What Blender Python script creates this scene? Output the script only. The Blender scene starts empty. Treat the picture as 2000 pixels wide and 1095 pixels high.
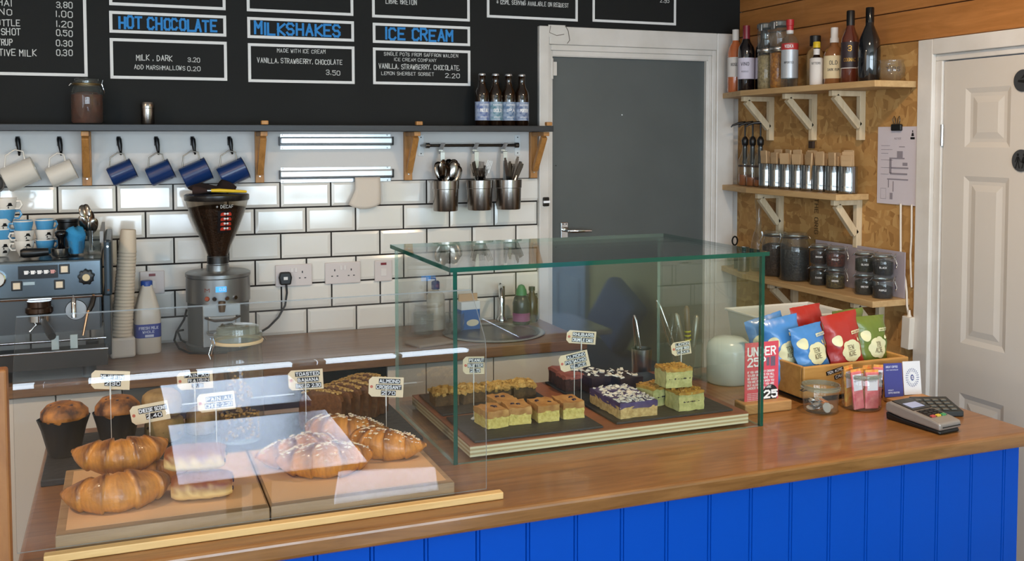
import bpy, bmesh, math, random
from mathutils import Vector as V, Matrix as MX
R = random.Random(11)
pi, sin, cos = math.pi, math.sin, math.cos
sc = bpy.context.scene
COL = sc.collection
# ------------------------------------------------------------ camera
cd = bpy.data.cameras.new('camera'); cam = bpy.data.objects.new('camera', cd); COL.objects.link(cam)
yaw, pit, rol = 0.3744, -0.0489, -0.0012
cam.rotation_euler = (MX.Rotation(-yaw, 4, 'Z') @ MX.Rotation(pi/2+pit, 4, 'X') @ MX.Rotation(rol, 4, 'Z')).to_euler()
cam.location = (0.6106, -4.0378, 1.6923)
cd.sensor_fit = 'HORIZONTAL'; cd.sensor_width = 36; cd.lens = 1943.65/2000*36
cd.shift_y = -(547.5-365.74)/2000; cd.clip_start = .02
sc.camera = cam
# ------------------------------------------------------------ world, light, exposure
w = bpy.data.worlds.new('world'); sc.world = w; w.use_nodes = True
w.node_tree.nodes['Background'].inputs[0].default_value = (.62, .78, 1, 1)
w.node_tree.nodes['Background'].inputs[1].default_value = .6
sc.view_settings.view_transform = 'Standard'; sc.view_settings.look = 'None'
sc.view_settings.gamma = 1; sc.view_settings.use_curve_mapping = False
sc.view_settings.exposure = -0.62
sc.cycles.max_bounces = 10; sc.cycles.diffuse_bounces = 4; sc.cycles.glossy_bounces = 4
sc.cycles.transparent_max_bounces = 28; sc.cycles.transmission_bounces = 4
sc.cycles.caustics_reflective = False; sc.cycles.caustics_refractive = False
sc.cycles.sample_clamp_indirect = 30
def area(name, loc, rot, sx, sy, col, power, shape='RECTANGLE'):
    l = bpy.data.lights.new(name, 'AREA'); l.shape = shape; l.size = sx; l.size_y = sy
    l.color = col; l.energy = power
    o = bpy.data.objects.new(name, l); COL.objects.link(o); o.location = loc; o.rotation_euler = rot
    return o
DAY = (.72, .87, 1.0)
WINS = [(-.75, .15), (.35, 1.68), (1.8, 2.9)]          # shop-front windows, x ranges
SWIN = [(-5.75, -4.35), (-3.95, -2.75)]                # windows in the left wall, y ranges
XL = -1.1
for a, b in WINS:
    area('window_daylight', ((a+b)/2, -6.72, 1.55), (pi/2, 0, 0), b-a, 1.6, DAY, 108*(b-a))
for a, b in SWIN:
    area('side_window_daylight', (XL+.03, (a+b)/2, 1.6), (pi/2, 0, -pi/2), b-a, 1.5, DAY, 36*(b-a))
LAMPS = [(-.55, -2.1), (2.35, -2.15)]
for x, y in LAMPS:
    area('ceiling_lamp_light', (x, y, 2.62), (0, 0, 0), .16, .16, (1, .72, .47), 36, 'DISK')
# ------------------------------------------------------------ materials
def s2l(h):
    if not isinstance(h, str): return h
    out = []
    for i in (0, 2, 4):
        c = int(h[i:i+2], 16)/255
        out.append(c/12.92 if c <= .04045 else ((c+.055)/1.055)**2.4)
    return tuple(out)
MATS = {}
def nd(t, typ, **k):
    n = t.nodes.new(typ)
    for a, v in k.items(): setattr(n, a, v)
    return n
def coords(t, scale=(1, 1, 1), rot=(0, 0, 0), kind='Object'):
    tc = nd(t, 'ShaderNodeTexCoord'); mp = nd(t, 'ShaderNodeMapping')
    mp.inputs['Scale'].default_value = scale; mp.inputs['Rotation'].default_value = rot
    t.links.new(tc.outputs[kind], mp.inputs[0]); return mp.outputs[0]
def mat(name, col, rough=.5, metal=0, coat=0, noise=None, bump=None, emit=None, spec=None, col2=None, rnd=0, attr=None, trans=0):
    if name in MATS: return MATS[name]
    m = bpy.data.materials.new(name); m.use_nodes = True; t = m.node_tree
    p = t.nodes['Principled BSDF']; c = s2l(col)
    p.inputs['Base Color'].default_value = (*c, 1); p.inputs['Roughness'].default_value = rough
    p.inputs['Metallic'].default_value = metal; p.inputs['Coat Weight'].default_value = coat
    p.inputs['Coat Roughness'].default_value = .06
    if spec is not None: p.inputs['Specular IOR Level'].default_value = spec
    if trans: p.inputs['Subsurface Weight'].default_value = trans; p.inputs['Subsurface Radius'].default_value = (.01, .006, .004)
    src = None
    if noise or attr:
        mx = nd(t, 'ShaderNodeMix', data_type='RGBA')
        c2 = s2l(col2) if col2 else tuple(x*.55 for x in c)
        mx.inputs[6].default_value = (*c, 1); mx.inputs[7].default_value = (*c2, 1)
        if attr:
            a = nd(t, 'ShaderNodeAttribute', attribute_name=attr); f = a.outputs['Fac']
            if noise:
                n = nd(t, 'ShaderNodeTexNoise'); n.inputs['Scale'].default_value = noise[0]; n.inputs['Detail'].default_value = 5
                t.links.new(coords(t), n.inputs['Vector'])
                ma = nd(t, 'ShaderNodeMath', operation='MULTIPLY_ADD'); t.links.new(n.outputs[0], ma.inputs[0])
                ma.inputs[1].default_value = noise[1]; t.links.new(f, ma.inputs[2])
                mb = nd(t, 'ShaderNodeMath', operation='SUBTRACT', use_clamp=True); t.links.new(ma.outputs[0], mb.inputs[0]); mb.inputs[1].default_value = noise[1]/2
                f = mb.outputs[0]
            t.links.new(f, mx.inputs[0])
        else:
            n = nd(t, 'ShaderNodeTexNoise'); n.inputs['Scale'].default_value = noise[0]; n.inputs['Detail'].default_value = 5
            t.links.new(coords(t, noise[2] if len(noise) > 2 else (1, 1, 1)), n.inputs['Vector'])
            rp = nd(t, 'ShaderNodeMapRange'); k = noise[1]
            rp.inputs[1].default_value = .5-.5*(1-k)*.5-.02; rp.inputs[2].default_value = .5+.5*(1-k)*.5+.02
            t.links.new(n.outputs[0], rp.inputs[0]); t.links.new(rp.outputs[0], mx.inputs[0])
        src = mx.outputs[2]; t.links.new(src, p.inputs['Base Color'])
    if rnd:
        oi = nd(t, 'ShaderNodeObjectInfo'); hs = nd(t, 'ShaderNodeHueSaturation')
        mr = nd(t, 'ShaderNodeMapRange'); mr.inputs[3].default_value = 1-rnd; mr.inputs[4].default_value = 1+rnd
        t.links.new(oi.outputs['Random'], mr.inputs[0]); t.links.new(mr.outputs[0], hs.inputs['Value'])
        if src: t.links.new(src, hs.inputs['Color'])
        else: hs.inputs['Color'].default_value = (*c, 1)
        t.links.new(hs.outputs[0], p.inputs['Base Color'])
    if bump:
        n = nd(t, 'ShaderNodeTexNoise'); n.inputs['Scale'].default_value = bump[0]; n.inputs['Detail'].default_value = 4
        t.links.new(coords(t, bump[2] if len(bump) > 2 else (1, 1, 1)), n.inputs['Vector'])
        b = nd(t, 'ShaderNodeBump'); b.inputs['Strength'].default_value = bump[1]; b.inputs['Distance'].default_value = .004
        t.links.new(n.outputs[0], b.inputs['Height']); t.links.new(b.outputs[0], p.inputs['Normal'])
    if emit:
        p.inputs['Emission Color'].default_value = (*s2l(emit[0]), 1); p.inputs['Emission Strength'].default_value = emit[1]
    MATS[name] = m; return m
def wood(name, c1, c2, rough=.4, st=(1.5, 18, 18), scale=3, coat=0, bump=.12, rnd=0, dark=None):
    if name in MATS: return MATS[name]
    m = mat(name, c1, rough, coat=coat); t = m.node_tree; p = t.nodes['Principled BSDF']
    n = nd(t, 'ShaderNodeTexNoise'); n.inputs['Scale'].default_value = scale; n.inputs['Detail'].default_value = 8
    n.inputs['Roughness'].default_value = .62; n.inputs['Distortion'].default_value = .6
    oi = nd(t, 'ShaderNodeObjectInfo'); va = nd(t, 'ShaderNodeVectorMath', operation='MULTIPLY_ADD')
    t.links.new(oi.outputs['Random'], va.inputs[0]); va.inputs[1].default_value = (7, 7, 7)
    t.links.new(coords(t, st), va.inputs[2]); t.links.new(va.outputs[0], n.inputs['Vector'])
    cr = nd(t, 'ShaderNodeValToRGB'); e = cr.color_ramp.elements
    e[0].position = .30; e[0].color = (*s2l(c2), 1); e[1].position = .66; e[1].color = (*s2l(c1), 1)
    if dark:
        x = e.new(.22); x.color = (*s2l(dark), 1)
    t.links.new(n.outputs[0], cr.inputs[0]); src = cr.outputs[0]
    if rnd:
        hs = nd(t, 'ShaderNodeHueSaturation'); mr = nd(t, 'ShaderNodeMapRange'); mr.inputs[3].default_value = 1-rnd; mr.inputs[4].default_value = 1+rnd
        t.links.new(oi.outputs['Random'], mr.inputs[0]); t.links.new(mr.outputs[0], hs.inputs['Value']); t.links.new(src, hs.inputs['Color']); src = hs.outputs[0]
    t.links.new(src, p.inputs['Base Color'])
    b = nd(t, 'ShaderNodeBump'); b.inputs['Strength'].default_value = bump; b.inputs['Distance'].default_value = .002
    t.links.new(n.outputs[0], b.inputs['Height']); t.links.new(b.outputs[0], p.inputs['Normal'])
    return m
def glass(name, tint=(1, 1, 1), ior=1.5, rough=0.0, body=None, bodyfac=0):
    """thin clear sheet: straight transparency plus a mirror term by Fresnel"""
    if name in MATS: return MATS[name]
    m = bpy.data.materials.new(name); m.use_nodes = True; t = m.node_tree
    for n in list(t.nodes): t.nodes.remove(n)
    o = nd(t, 'ShaderNodeOutputMaterial'); mx = nd(t, 'ShaderNodeMixShader')
    tr = nd(t, 'ShaderNodeBsdfTransparent'); gl = nd(t, 'ShaderNodeBsdfGlossy'); fr = nd(t, 'ShaderNodeFresnel')
    ge = nd(t, 'ShaderNodeNewGeometry'); ma = nd(t, 'ShaderNodeMath', operation='MULTIPLY_ADD')
    t.links.new(ge.outputs['Backfacing'], ma.inputs[0]); ma.inputs[1].default_value = 1/ior-ior; ma.inputs[2].default_value = ior
    t.links.new(ma.outputs[0], fr.inputs['IOR'])
    tr.inputs[0].default_value = (*tint, 1); gl.inputs['Roughness'].default_value = rough
    t.links.new(fr.outputs[0], mx.inputs[0]); t.links.new(gl.outputs[0], mx.inputs[2])
    if bodyfac:
        d = nd(t, 'ShaderNodeBsdfDiffuse'); d.inputs[0].default_value = (*s2l(body), 1)
        m2 = nd(t, 'ShaderNodeMixShader'); m2.inputs[0].default_value = bodyfac
        t.links.new(tr.outputs[0], m2.inputs[1]); t.links.new(d.outputs[0], m2.inputs[2]); t.links.new(m2.outputs[0], mx.inputs[1])
    else: t.links.new(tr.outputs[0], mx.inputs[1])
    t.links.new(mx.outputs[0], o.inputs[0]); MATS[name] = m; return m
# ------------------------------------------------------------ mesh builder
class G:
    def __init__(s): s.v = []; s.f = []; s.m = []; s.T = MX.Identity(4); s.mi = 0; s.a = None
    def pt(s, *p):
        s.v.append(s.T @ V(p)); return len(s.v)-1
    def face(s, *i): s.f.append(i); s.m.append(s.mi)
    def box(s, x0, y0, z0, x1, y1, z1):
        x0, x1 = min(x0, x1), max(x0, x1); y0, y1 = min(y0, y1), max(y0, y1); z0, z1 = min(z0, z1), max(z0, z1)
        i = [s.pt(x, y, z) for x in (x0, x1) for y in (y0, y1) for z in (z0, z1)]
        for q in ((0, 1, 3, 2), (4, 6, 7, 5), (0, 4, 5, 1), (2, 3, 7, 6), (0, 2, 6, 4), (1, 5, 7, 3)): s.face(*[i[k] for k in q])
        return s
    def cb(s, c, d, rz=0, rx=0, ry=0):
        T = s.T; s.T = T @ MX.Translation(c) @ MX.Rotation(rz, 4, 'Z') @ MX.Rotation(rx, 4, 'X') @ MX.Rotation(ry, 4, 'Y')
        s.box(-d[0]/2, -d[1]/2, -d[2]/2, d[0]/2, d[1]/2, d[2]/2); s.T = T; return s
    def lathe(s, prof, n=24, c=(0, 0, 0), wob=None):
        rings = []
        for r, z in prof:
            if r < 1e-6: rings.append([s.pt(c[0], c[1], c[2]+z)])
            else: rings.append([s.pt(c[0]+r*(wob(2*pi*k/n, z) if wob else 1)*cos(2*pi*k/n), c[1]+r*(wob(2*pi*k/n, z) if wob else 1)*sin(2*pi*k/n), c[2]+z) for k in range(n)])
        for a, b in zip(rings, rings[1:]):
            if len(a) == 1 and len(b) == 1: continue
            for k in range(n):
                k2 = (k+1) % n
                if len(a) == 1: s.face(a[0], b[k2], b[k])
                elif len(b) == 1: s.face(a[k], a[k2], b[0])
                else: s.face(a[k], a[k2], b[k2], b[k])
        return s
    def cyl(s, c, r, h, n=20, r2=None):
        r2 = r if r2 is None else r2
        return s.lathe([(0, 0), (r, 0), (r2, h), (0, h)], n, c)
    def tube(s, path, r, n=8, closed=False, cap=True):
        P = [V(p) for p in path]; L = len(P); rings = []; up = None
        for i, p in enumerate(P):
            a = P[(i-1) % L] if (closed or i > 0) else p; b = P[(i+1) % L] if (closed or i < L-1) else p
            d = (b-a).normalized()
            if up is None:
                up = V((0, 0, 1)) if abs(d.z) < .9 else V((1, 0, 0))
            x = (up-d*up.dot(d))
            x = x.normalized() if x.length > 1e-5 else d.orthogonal().normalized()
            up = x; y = d.cross(x); rr = r[i] if isinstance(r, (list, tuple)) else r
            rings.append([s.pt(*(p+x*rr*cos(2*pi*k/n)+y*rr*sin(2*pi*k/n))) for k in range(n)])
        for i in range(L if closed else L-1):
            a, b = rings[i], rings[(i+1) % L]
            for k in range(n): s.face(a[k], a[(k+1) % n], b[(k+1) % n], b[k])
        if cap and not closed: s.face(*reversed(rings[0])); s.face(*rings[-1])
        return s
    def prism(s, poly, z0, z1):
        a = [s.pt(x, y, z0) for x, y in poly]; b = [s.pt(x, y, z1) for x, y in poly]; n = len(poly)
        s.face(*reversed(a)); s.face(*b)
        for k in range(n): s.face(a[k], a[(k+1) % n], b[(k+1) % n], b[k])
        return s
    def at(s, loc=(0, 0, 0), rz=0, rx=0, ry=0, S=1):
        s.T = MX.Translation(loc) @ MX.Rotation(rz, 4, 'Z') @ MX.Rotation(rx, 4, 'X') @ MX.Rotation(ry, 4, 'Y') @ MX.Scale(S, 4); return s
    def disc(s, poly):
        s.face(*[s.pt(*p) for p in poly]); return s
XZ = MX(((1, 0, 0, 0), (0, 0, -1, 0), (0, 1, 0, 0), (0, 0, 0, 1)))   # local z -> -y (draw in x,z facing the room)
def obj(name, g, m, par=None, loc=None, rot=None, smooth=None, bev=0, seg=2, attr=None):
    me = bpy.data.meshes.new(name); me.from_pydata([tuple(v) for v in g.v], [], g.f)
    ms = m if isinstance(m, (list, tuple)) else [m]
    for x in ms: me.materials.append(x)
    if len(ms) > 1: me.polygons.foreach_set('material_index', g.m)
    bm = bmesh.new(); bm.from_mesh(me)
    if attr != 'open': bmesh.ops.recalc_face_normals(bm, faces=bm.faces)
    bm.to_mesh(me); bm.free()
    if g.a:
        at = me.attributes.new('tone', 'FLOAT', 'POINT'); at.data.foreach_set('value', g.a)
    if smooth is not None:
        me.shade_smooth()
        if smooth > 0: me.set_sharp_from_angle(angle=math.radians(smooth))
    o = bpy.data.objects.new(name, me); COL.objects.link(o)
    if loc: o.location = loc
    if rot: o.rotation_euler = rot
    if par: o.parent = par
    if bev:
        b = o.modifiers.new('bevel', 'BEVEL'); b.width = bev; b.segments = seg; b.limit_method = 'ANGLE'; b.angle_limit = math.radians(35); b.harden_normals = False
    return o
def tag(o, label, cat, group=None):
    o['label'] = label; o['category'] = cat
    if group: o['group'] = group
    return o
def thing(name, label, cat, loc=(0, 0, 0), rz=0, group=None, rot=None):
    o = bpy.data.objects.new(name, None); COL.objects.link(o); o.location = loc
    o.rotation_euler = rot if rot else (0, 0, rz); o.empty_display_size = .05
    return tag(o, label, cat, group)
def struct(name, g, m, **k):
    o = obj(name, g, m, **k); o['kind'] = 'structure'; return o
def dup(root, loc=None, rot=None, label=None, par=None):
    c = root.copy(); COL.objects.link(c)
    if par is not None: c.parent = par
    if loc is not None: c.location = loc
    if rot is not None: c.rotation_euler = rot
    if label: c['label'] = label
    for ch in list(root.children): dup(ch, par=c)
    return c
# ------------------------------------------------------------ hand lettering: strokes on a 4 x 6 grid
GL = {}
for _l in """A 002640,1232|B 00062635342303,2342413000|C 4536160501103041|D 00062644422000|E 46060040,0333|F 460600,0333|G 45361605011030414323|H 0006,4046,0343|I 2026|J 4641301001|K 0006,460340|L 060040|M 0006234640|N 00064046|O 103041453616050110|P 00063645443303|Q 103041453616050110,2240|R 00063645443303,2340|S 453616050413334241301001|T 0646,2620|U 060110304146|V 062046|W 0610243046|X 0046,0640|Y 0623,462320|Z 06460040|0 103041453616050110|1 152620|2 05163645440040|3 05163645443313,334241301001|4 30360242|5 460604344341301001|6 453616050110304142331302|7 064610|8 13040516364544331302011030414233|9 011030414536160504133344|. 2021|* 2125,0444,0242|? 05163645442322,2021|+ 2125,0343|- 1333|/ 0046""".split('|'):
    _k, _v = _l.split(' '); GL[_k] = _v
GL[','] = '2110'; GL['£'] = '45361605000040,0333'
def text(g, s, x0, z0, h, w=None, sw=.1, f=None, jit=0, sx=.62, gap=.30):
    """strokes for string s from (x0,z0), cap height h; w forces the total width; sw = stroke / height"""
    adv = [(.5 if c == ' ' else .12 if c in '.,I1' else 1)*sx*h*(.8 if c == ' ' else 1) for c in s]
    gp = gap*h; tot = sum(adv)+gp*(len(s)-1)
    k = w/tot if w else 1
    f = f or (lambda x, z: (x, 0, z)); x = x0
    hw = sw*h/2
    for c, a in zip(s, adv):
        jx, jz, js = R.uniform(-1, 1)*jit*h, R.uniform(-1, 1)*jit*h, 1+R.uniform(-1, 1)*jit
        for pl in GL.get(c, '').split(','):
            P = [(x+(int(pl[i])/4*a)*k+jx, z0+int(pl[i+1])/6*h*js+jz) for i in range(0, len(pl)-1, 2)]
            for p, q in zip(P, P[1:]):
                d = math.hypot(q[0]-p[0], q[1]-p[1])
                if d < 1e-9: continue
                ux, uz = (q[0]-p[0])/d*hw, (q[1]-p[1])/d*hw
                c4 = [(p[0]-ux-uz, p[1]-uz+ux), (p[0]-ux+uz, p[1]-uz-ux), (q[0]+ux+uz, q[1]+uz-ux), (q[0]+ux-uz, q[1]+uz+ux)]
                P4 = [V(f(*t)) for t in c4]; nn = (P4[1]-P4[0]).cross(P4[2]-P4[0])
                nn = nn.normalized()*(.00003*(len(g.f) % 9)) if nn.length > 1e-12 else nn     # stack strokes a hair apart
                g.face(*[g.pt(*(t+nn)) for t in P4])
        x += (a+gp)*k
    return g
def cylmap(r, z0=0, a0=-pi/2, cx=0, cy=0):
    return lambda x, z: (cx+r*cos(a0+x/r), cy+r*sin(a0+x/r), z0+z)
# shared materials
CHALK = mat('chalkboard_paint', '141514', .75, noise=(3, .2), col2='191a19', spec=.3)
TILE = mat('glazed_white_tile', 'e6e3dc', .10, coat=.5, rnd=.02)
GROUT = mat('dark_grout', '2a2623', .9)
WHITE = mat('white_paint', 'd8d5d0', .45)
WHITEW = mat('white_gloss_paint', 'dcd8d2', .3, noise=(6, .5), col2='cfcac2')
CHW = mat('white_board_paint', 'e2e2e0', .7)
CHT = mat('chalk_white', 'cfd0cd', .9)
CHB = mat('chalk_blue', '2f86cc', .8)
STEEL = mat('brushed_steel', 'a9a7a4', .28, 1)
CHROME = mat('chrome', 'd6d6d6', .08, 1)
POTM = mat('satin_steel', '9a948e', .24, 1)
BLACK = mat('black_plastic', '0c0c0d', .4)
BLACKG = mat('black_gloss', '08080a', .15)
KRAFT = mat('kraft_card', 'd8c5a4', .8)
TAPE = mat('black_label_tape', '0d0d10', .35)
INK = mat('white_emboss', 'e8e8e8', .6)
PINE = wood('bracket_pine', 'c08a4c', '9c6a34', .5, (14, 14, 1.6), 3)
PALE = wood('pale_softwood', 'd5bb93', 'c2a47a', .55, (1.5, 14, 14), 3)
PALEV = wood('pale_softwood_upright', 'd8c6a6', 'c5ae8a', .55, (14, 14, 2), 3)
WORK = wood('oiled_worktop', '8f6236', '6f4720', .33, (1.6, 16, 16), 3.2, coat=.25, bump=.06, dark='4c2e15')
WORKB = wood('back_worktop_laminate', '8d6b4c', '6d4e35', .35, (1.4, 16, 16), 3, bump=.03)
CLEAR = glass('clear_glass', (.96, .98, .97))
JARG = glass('jar_glass', (.92, .94, .93), 1.5, 0, 'c9cfca', .035)  # faint pale body stands in for weak highlights on the glass
RIMG = glass('thick_glass', (.80, .84, .80), 1.5, 0, '9aa092', .30)  # greenish thick lid glass; pale body also paints in rim highlights
PANE = glass('case_glass', (.965, .985, .975), 1.52)
ACRY = glass('clear_acrylic', (.975, .98, .985), 1.5)
EDGE = mat('glass_edge_green', '0c4f45', .15, coat=.5)
ACED = mat('acrylic_edge', 'c9d3d6', .2)
# ============================================================ SETTING
XR = 3.366                      # face of the right-hand wall lining
floor_m = wood('floorboards', '8a6a4a', '6b4e34', .4, (14, 1.4, 14), 3)
struct('floor', G().box(-1.7, -6.85, -.05, 3.6, .15, 0), floor_m)
struct('ceiling', G().box(-1.7, -6.85, 2.75, 3.6, .15, 2.8), mat('ceiling_paint', 'd9d6d0', .8))
# back wall: plaster body, chalkboard upper part, white strip, tiles
wb = struct('wall_back', G().box(-1.7, .012, 0, 2.36, .12, 2.75).box(2.36, .012, 2.1, 3.24, .12, 2.75).box(3.24, .012, 0, 3.5, .12, 2.75), WHITE)
obj('chalkboard', G().box(-1.7, 0, 1.722, 2.325, .014, 2.75).box(2.325, 0, 2.15, 3.366, .014, 2.75), CHALK, wb)
obj('painted_strip', G().box(-1.7, 0, 1.5205, 2.32, .014, 1.722), mat('white_strip_paint', 'cfcdca', .5), wb)
obj('grout', G().box(-1.7, .004, .88, 2.32, .014, 1.5205), GROUT, wb)
def tile_mesh(w, h=.0992, bl=True, br=True):
    g = G(); b = .013; d = .0045
    o = [(0, 0), (w, 0), (w, h), (0, h)]
    i_ = [(b if bl else 0, b), (w-(b if br else 0), b), (w-(b if br else 0), h-b), (b if bl else 0, h-b)]
    B = [g.pt(x, .006, z) for x, z in o]; O = [g.pt(x, d, z) for x, z in o]; I = [g.pt(x, 0, z) for x, z in i_]
    g.face(*I)
    for k in range(4):
        k2 = (k+1) % 4
        g.face(O[k], O[k2], I[k2], I[k]); g.face(B[k], B[k2], O[k2], O[k])
    return g
t0 = None; TA = .3895
for r in range(6):
    zt = 1.52-.103*r; off = 0 if r % 2 == 0 else .1015
    k = -5
    while True:
        xa = TA+off+.203*k+.0018; xe = xa+.1994; k += 1
        if xa > 2.31: break
        if xe > 2.318:
            obj('tile', tile_mesh(2.318-xa, br=False), TILE, wb, (xa, 0, zt-.1012)); continue
        if t0 is None: t0 = obj('tile', tile_mesh(.1994), TILE, wb, (xa, 0, zt-.1012))
        else:
            o = t0.copy(); COL.objects.link(o); o.location = (xa, 0, zt-.1012)
# right-hand wall: body, OSB sheet, pine planking above
wr = struct('wall_right', G().box(XR+.03, -1.22, 0, XR+.12, .1, 2.75).box(XR+.03, -2.06, 2.0, XR+.12, -1.22, 2.75).box(XR+.03, -3.0, 0, XR+.12, -2.06, 2.75), WHITE)
def osb():
    m = mat('strand_board', 'a87b45', .65); t = m.node_tree; p = t.nodes['Principled BSDF']
    nz = nd(t, 'ShaderNodeTexNoise'); nz.inputs['Scale'].default_value = 9; c0 = coords(t)
    t.links.new(c0, nz.inputs['Vector'])
    prev = None
    for k, (rot, sc_) in enumerate((((.6, 0, 0), (1, 52, 19)), ((-.7, 0, 0), (1, 48, 18)), ((.15, 0, 0), (1, 20, 44)))):
        mp = nd(t, 'ShaderNodeMapping'); mp.inputs['Rotation'].default_value = rot; mp.inputs['Scale'].default_value = sc_
        mx = nd(t, 'ShaderNodeMix', data_type='RGBA'); mx.inputs[0].default_value = .05
        t.links.new(c0, mx.inputs[6]); t.links.new(nz.outputs['Color'], mx.inputs[7]); t.links.new(mx.outputs[2], mp.inputs[0])
        vo = nd(t, 'ShaderNodeTexVoronoi'); vo.inputs['Scale'].default_value = 1; t.links.new(mp.outputs[0], vo.inputs['Vector'])
        cr = nd(t, 'ShaderNodeValToRGB'); e = cr.color_ramp.elements
        e[0].color = (*s2l('9a6f3c'), 1); e[1].color = (*s2l('c29a60'), 1); x = e.new(.3); x.color = (*s2l('ae824a'), 1); x = e.new(.7); x.color = (*s2l('ba8e54'), 1)
        sp = nd(t, 'ShaderNodeSeparateColor'); t.links.new(vo.outputs['Color'], sp.inputs[0]); t.links.new(sp.outputs[0], cr.inputs[0])
        if prev is None: prev = cr.outputs[0]
        else:
            m2 = nd(t, 'ShaderNodeMix', data_type='RGBA'); t.links.new(sp.outputs[1], m2.inputs[0])
            st = nd(t, 'ShaderNodeMath', operation='GREATER_THAN'); st.inputs[1].default_value = .5; t.links.new(sp.outputs[1], st.inputs[0]); t.links.new(st.outputs[0], m2.inputs[0])
            t.links.new(prev, m2.inputs[6]); t.links.new(cr.outputs[0], m2.inputs[7]); prev = m2.outputs[2]
    t.links.new(prev, p.inputs['Base Color']); return m
ob_ = obj('strand_board_panel', G().box(XR, -1.15, 0, XR+.03, .012, 2.051), osb(), wr)
# stencilled print on the sheet
g = G(); f = lambda x, z: (XR-.0006, -.575-z, 1.435-x)
text(g, 'THE ORIG', 0, -.012, .022, .15, .16, f)
f = lambda x, z: (XR-.0006, -.30-z, 1.43-x); text(g, 'OSB', 0, 0, .02, .06, .16, f)
obj('stencil_print', g, mat('stencil_ink', '4a3418', .8), ob_)
PLK = wood('pine_planking', 'b67a42', '9a6430', .4, (14, 1.3, 14), 2.6, coat=.15, rnd=.05)
for z0, z1 in ((2.0535, 2.168), (2.1715, 2.288), (2.2915, 2.408), (2.4115, 2.528), (2.5315, 2.75)):
    obj('plank', G().box(XR-.004, -3.0, z0, XR+.03, .012, z1), PLK, wr, bev=.003)
# rest of the room behind the camera: green wall with a blue door, left wall, shop front
GREENP = mat('green_wall_paint', 'c9c57c', .7)
struct('wall_right_front', G().box(XR, -6.85, 0, XR+.12, -3.0, 2.75), GREENP)
gl_ = G(); ys_ = [.15]+[v for ab in reversed(SWIN) for v in reversed(ab)]+[-6.85]
for a, b in zip(ys_[0::2], ys_[1::2]): gl_.box(XL-.12, b, 0, XL, a, 2.75)
for a, b in SWIN: gl_.box(XL-.12, a, 0, XL, b, .85); gl_.box(XL-.12, a, 2.35, XL, b, 2.75)
struct('wall_left', gl_, WHITE)
for i, (a, b) in enumerate(SWIN):
    g = G(); mid = (a+b)/2
    for q in ((a, a+.05), (mid-.02, mid+.02), (b-.05, b)): g.box(XL+.05, q[0], .85, XL+.08, q[1], 2.35)
    for q in ((.85, .9), (2.3, 2.35)): g.box(XL+.05, a, q[0], XL+.08, b, q[1])
    struct('window_%d' % (i+4), g, mat('window_frame_paint', 'dfe4e6', .4))
gw = G(); xs = [-1.2]+[v for ab in WINS for v in ab]+[3.5]
for a, b in zip(xs[0::2], xs[1::2]): gw.box(a, -6.95, 0, b, -6.8, 2.75)
for a, b in WINS: gw.box(a, -6.95, 0, b, -6.8, .75); gw.box(a, -6.95, 2.35, b, -6.8, 2.75)
struct('wall_front', gw, mat('shopfront_paint', 'b9c0c4', .5))
for i, (a, b) in enumerate(WINS):
    g = G(); mid = (a+b)/2
    for q in ((a, a+.05), (mid-.02, mid+.02), (b-.05, b)): g.box(q[0], -6.69, .75, q[1], -6.66, 2.35)
    for q in ((.75, .8), (1.85, 1.89), (2.3, 2.35)): g.box(a, -6.69, q[0], b, -6.66, q[1])
    struct('window_%d' % (i+1), g, mat('window_frame_paint', 'dfe4e6', .4))
d3 = struct('door_3', G().box(XR-.03, -6.0, 0, XR-.001, -5.25, 2.0), mat('pale_blue_door_paint', '9cc4ea', .4))
for y0, y1 in ((-5.92, -5.66), (-5.58, -5.33)):
    for z0, z1 in ((.2, .8), (.95, 1.8)):
        obj('panel', G().box(XR-.036, y0, z0, XR-.028, y1, z1), mat('pale_blue_panel_paint', 'abd0f2', .4), d3, bev=.006)
# grey door in the back wall
DG = mat('grey_door_paint', '585d5c', .5, noise=(4, .3), col2='525756', bump=(40, .05))
d1 = struct('door_1', G().box(2.389, .02, 0, 3.18, .06, 2.054), DG)
h = obj('handle_plate', G().box(2.437, .012, 1.245, 2.473, .02, 1.318), CHROME, d1, bev=.003)
obj('lever', G().tube([(2.455, .012, 1.283), (2.455, -.035, 1.283), (2.475, -.045, 1.283), (2.56, -.045, 1.281)], [.008, .008, .009, .006], 10), CHROME, h, smooth=40)
for x, z in ((2.447, 1.31), (2.463, 1.31)): obj('screw', G().at((x, .0125, z), rx=pi/2).cyl((0, 0, 0), .003, .0015, 8), BLACK, h)
obj('screw', G().at((2.745, .0205, 1.80), rx=pi/2).cyl((0, 0, 0), .003, .002, 8), INK, d1)
obj('screw', G().at((2.415, .0205, 1.572), rx=pi/2).cyl((0, 0, 0), .003, .002, 8), BLACK, d1)
g = G()                                                      # door lining and architrave with stepped moulding
g.box(2.36, 0, 0, 2.389, .1, 2.08).box(3.18, 0, 0, 3.215, .1, 2.08).box(2.36, 0, 2.054, 3.215, .1, 2.09)
tr = struct('trim_1', g, WHITEW, bev=.002)
def frame(x0, x1, x2, x3, zi, zo, y):
    return G().box(x0, y, 0, x1, .012, zo).box(x2, y, 0, x3, .012, zo).box(x1, y, zi, x2, .012, zo)
obj('architrave', frame(2.318, 2.366, 3.225, 3.32, 2.105, 2.184, -.022), WHITEW, tr, bev=.004)
obj('architrave_inner_moulding', frame(2.366, 2.378, 3.205, 3.225, 2.08, 2.105, -.012), WHITEW, tr, bev=.003)
obj('architrave_inner_step', frame(2.378, 2.389, 3.187, 3.205, 2.058, 2.08, -.004), WHITEW, tr, bev=.002)
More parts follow.
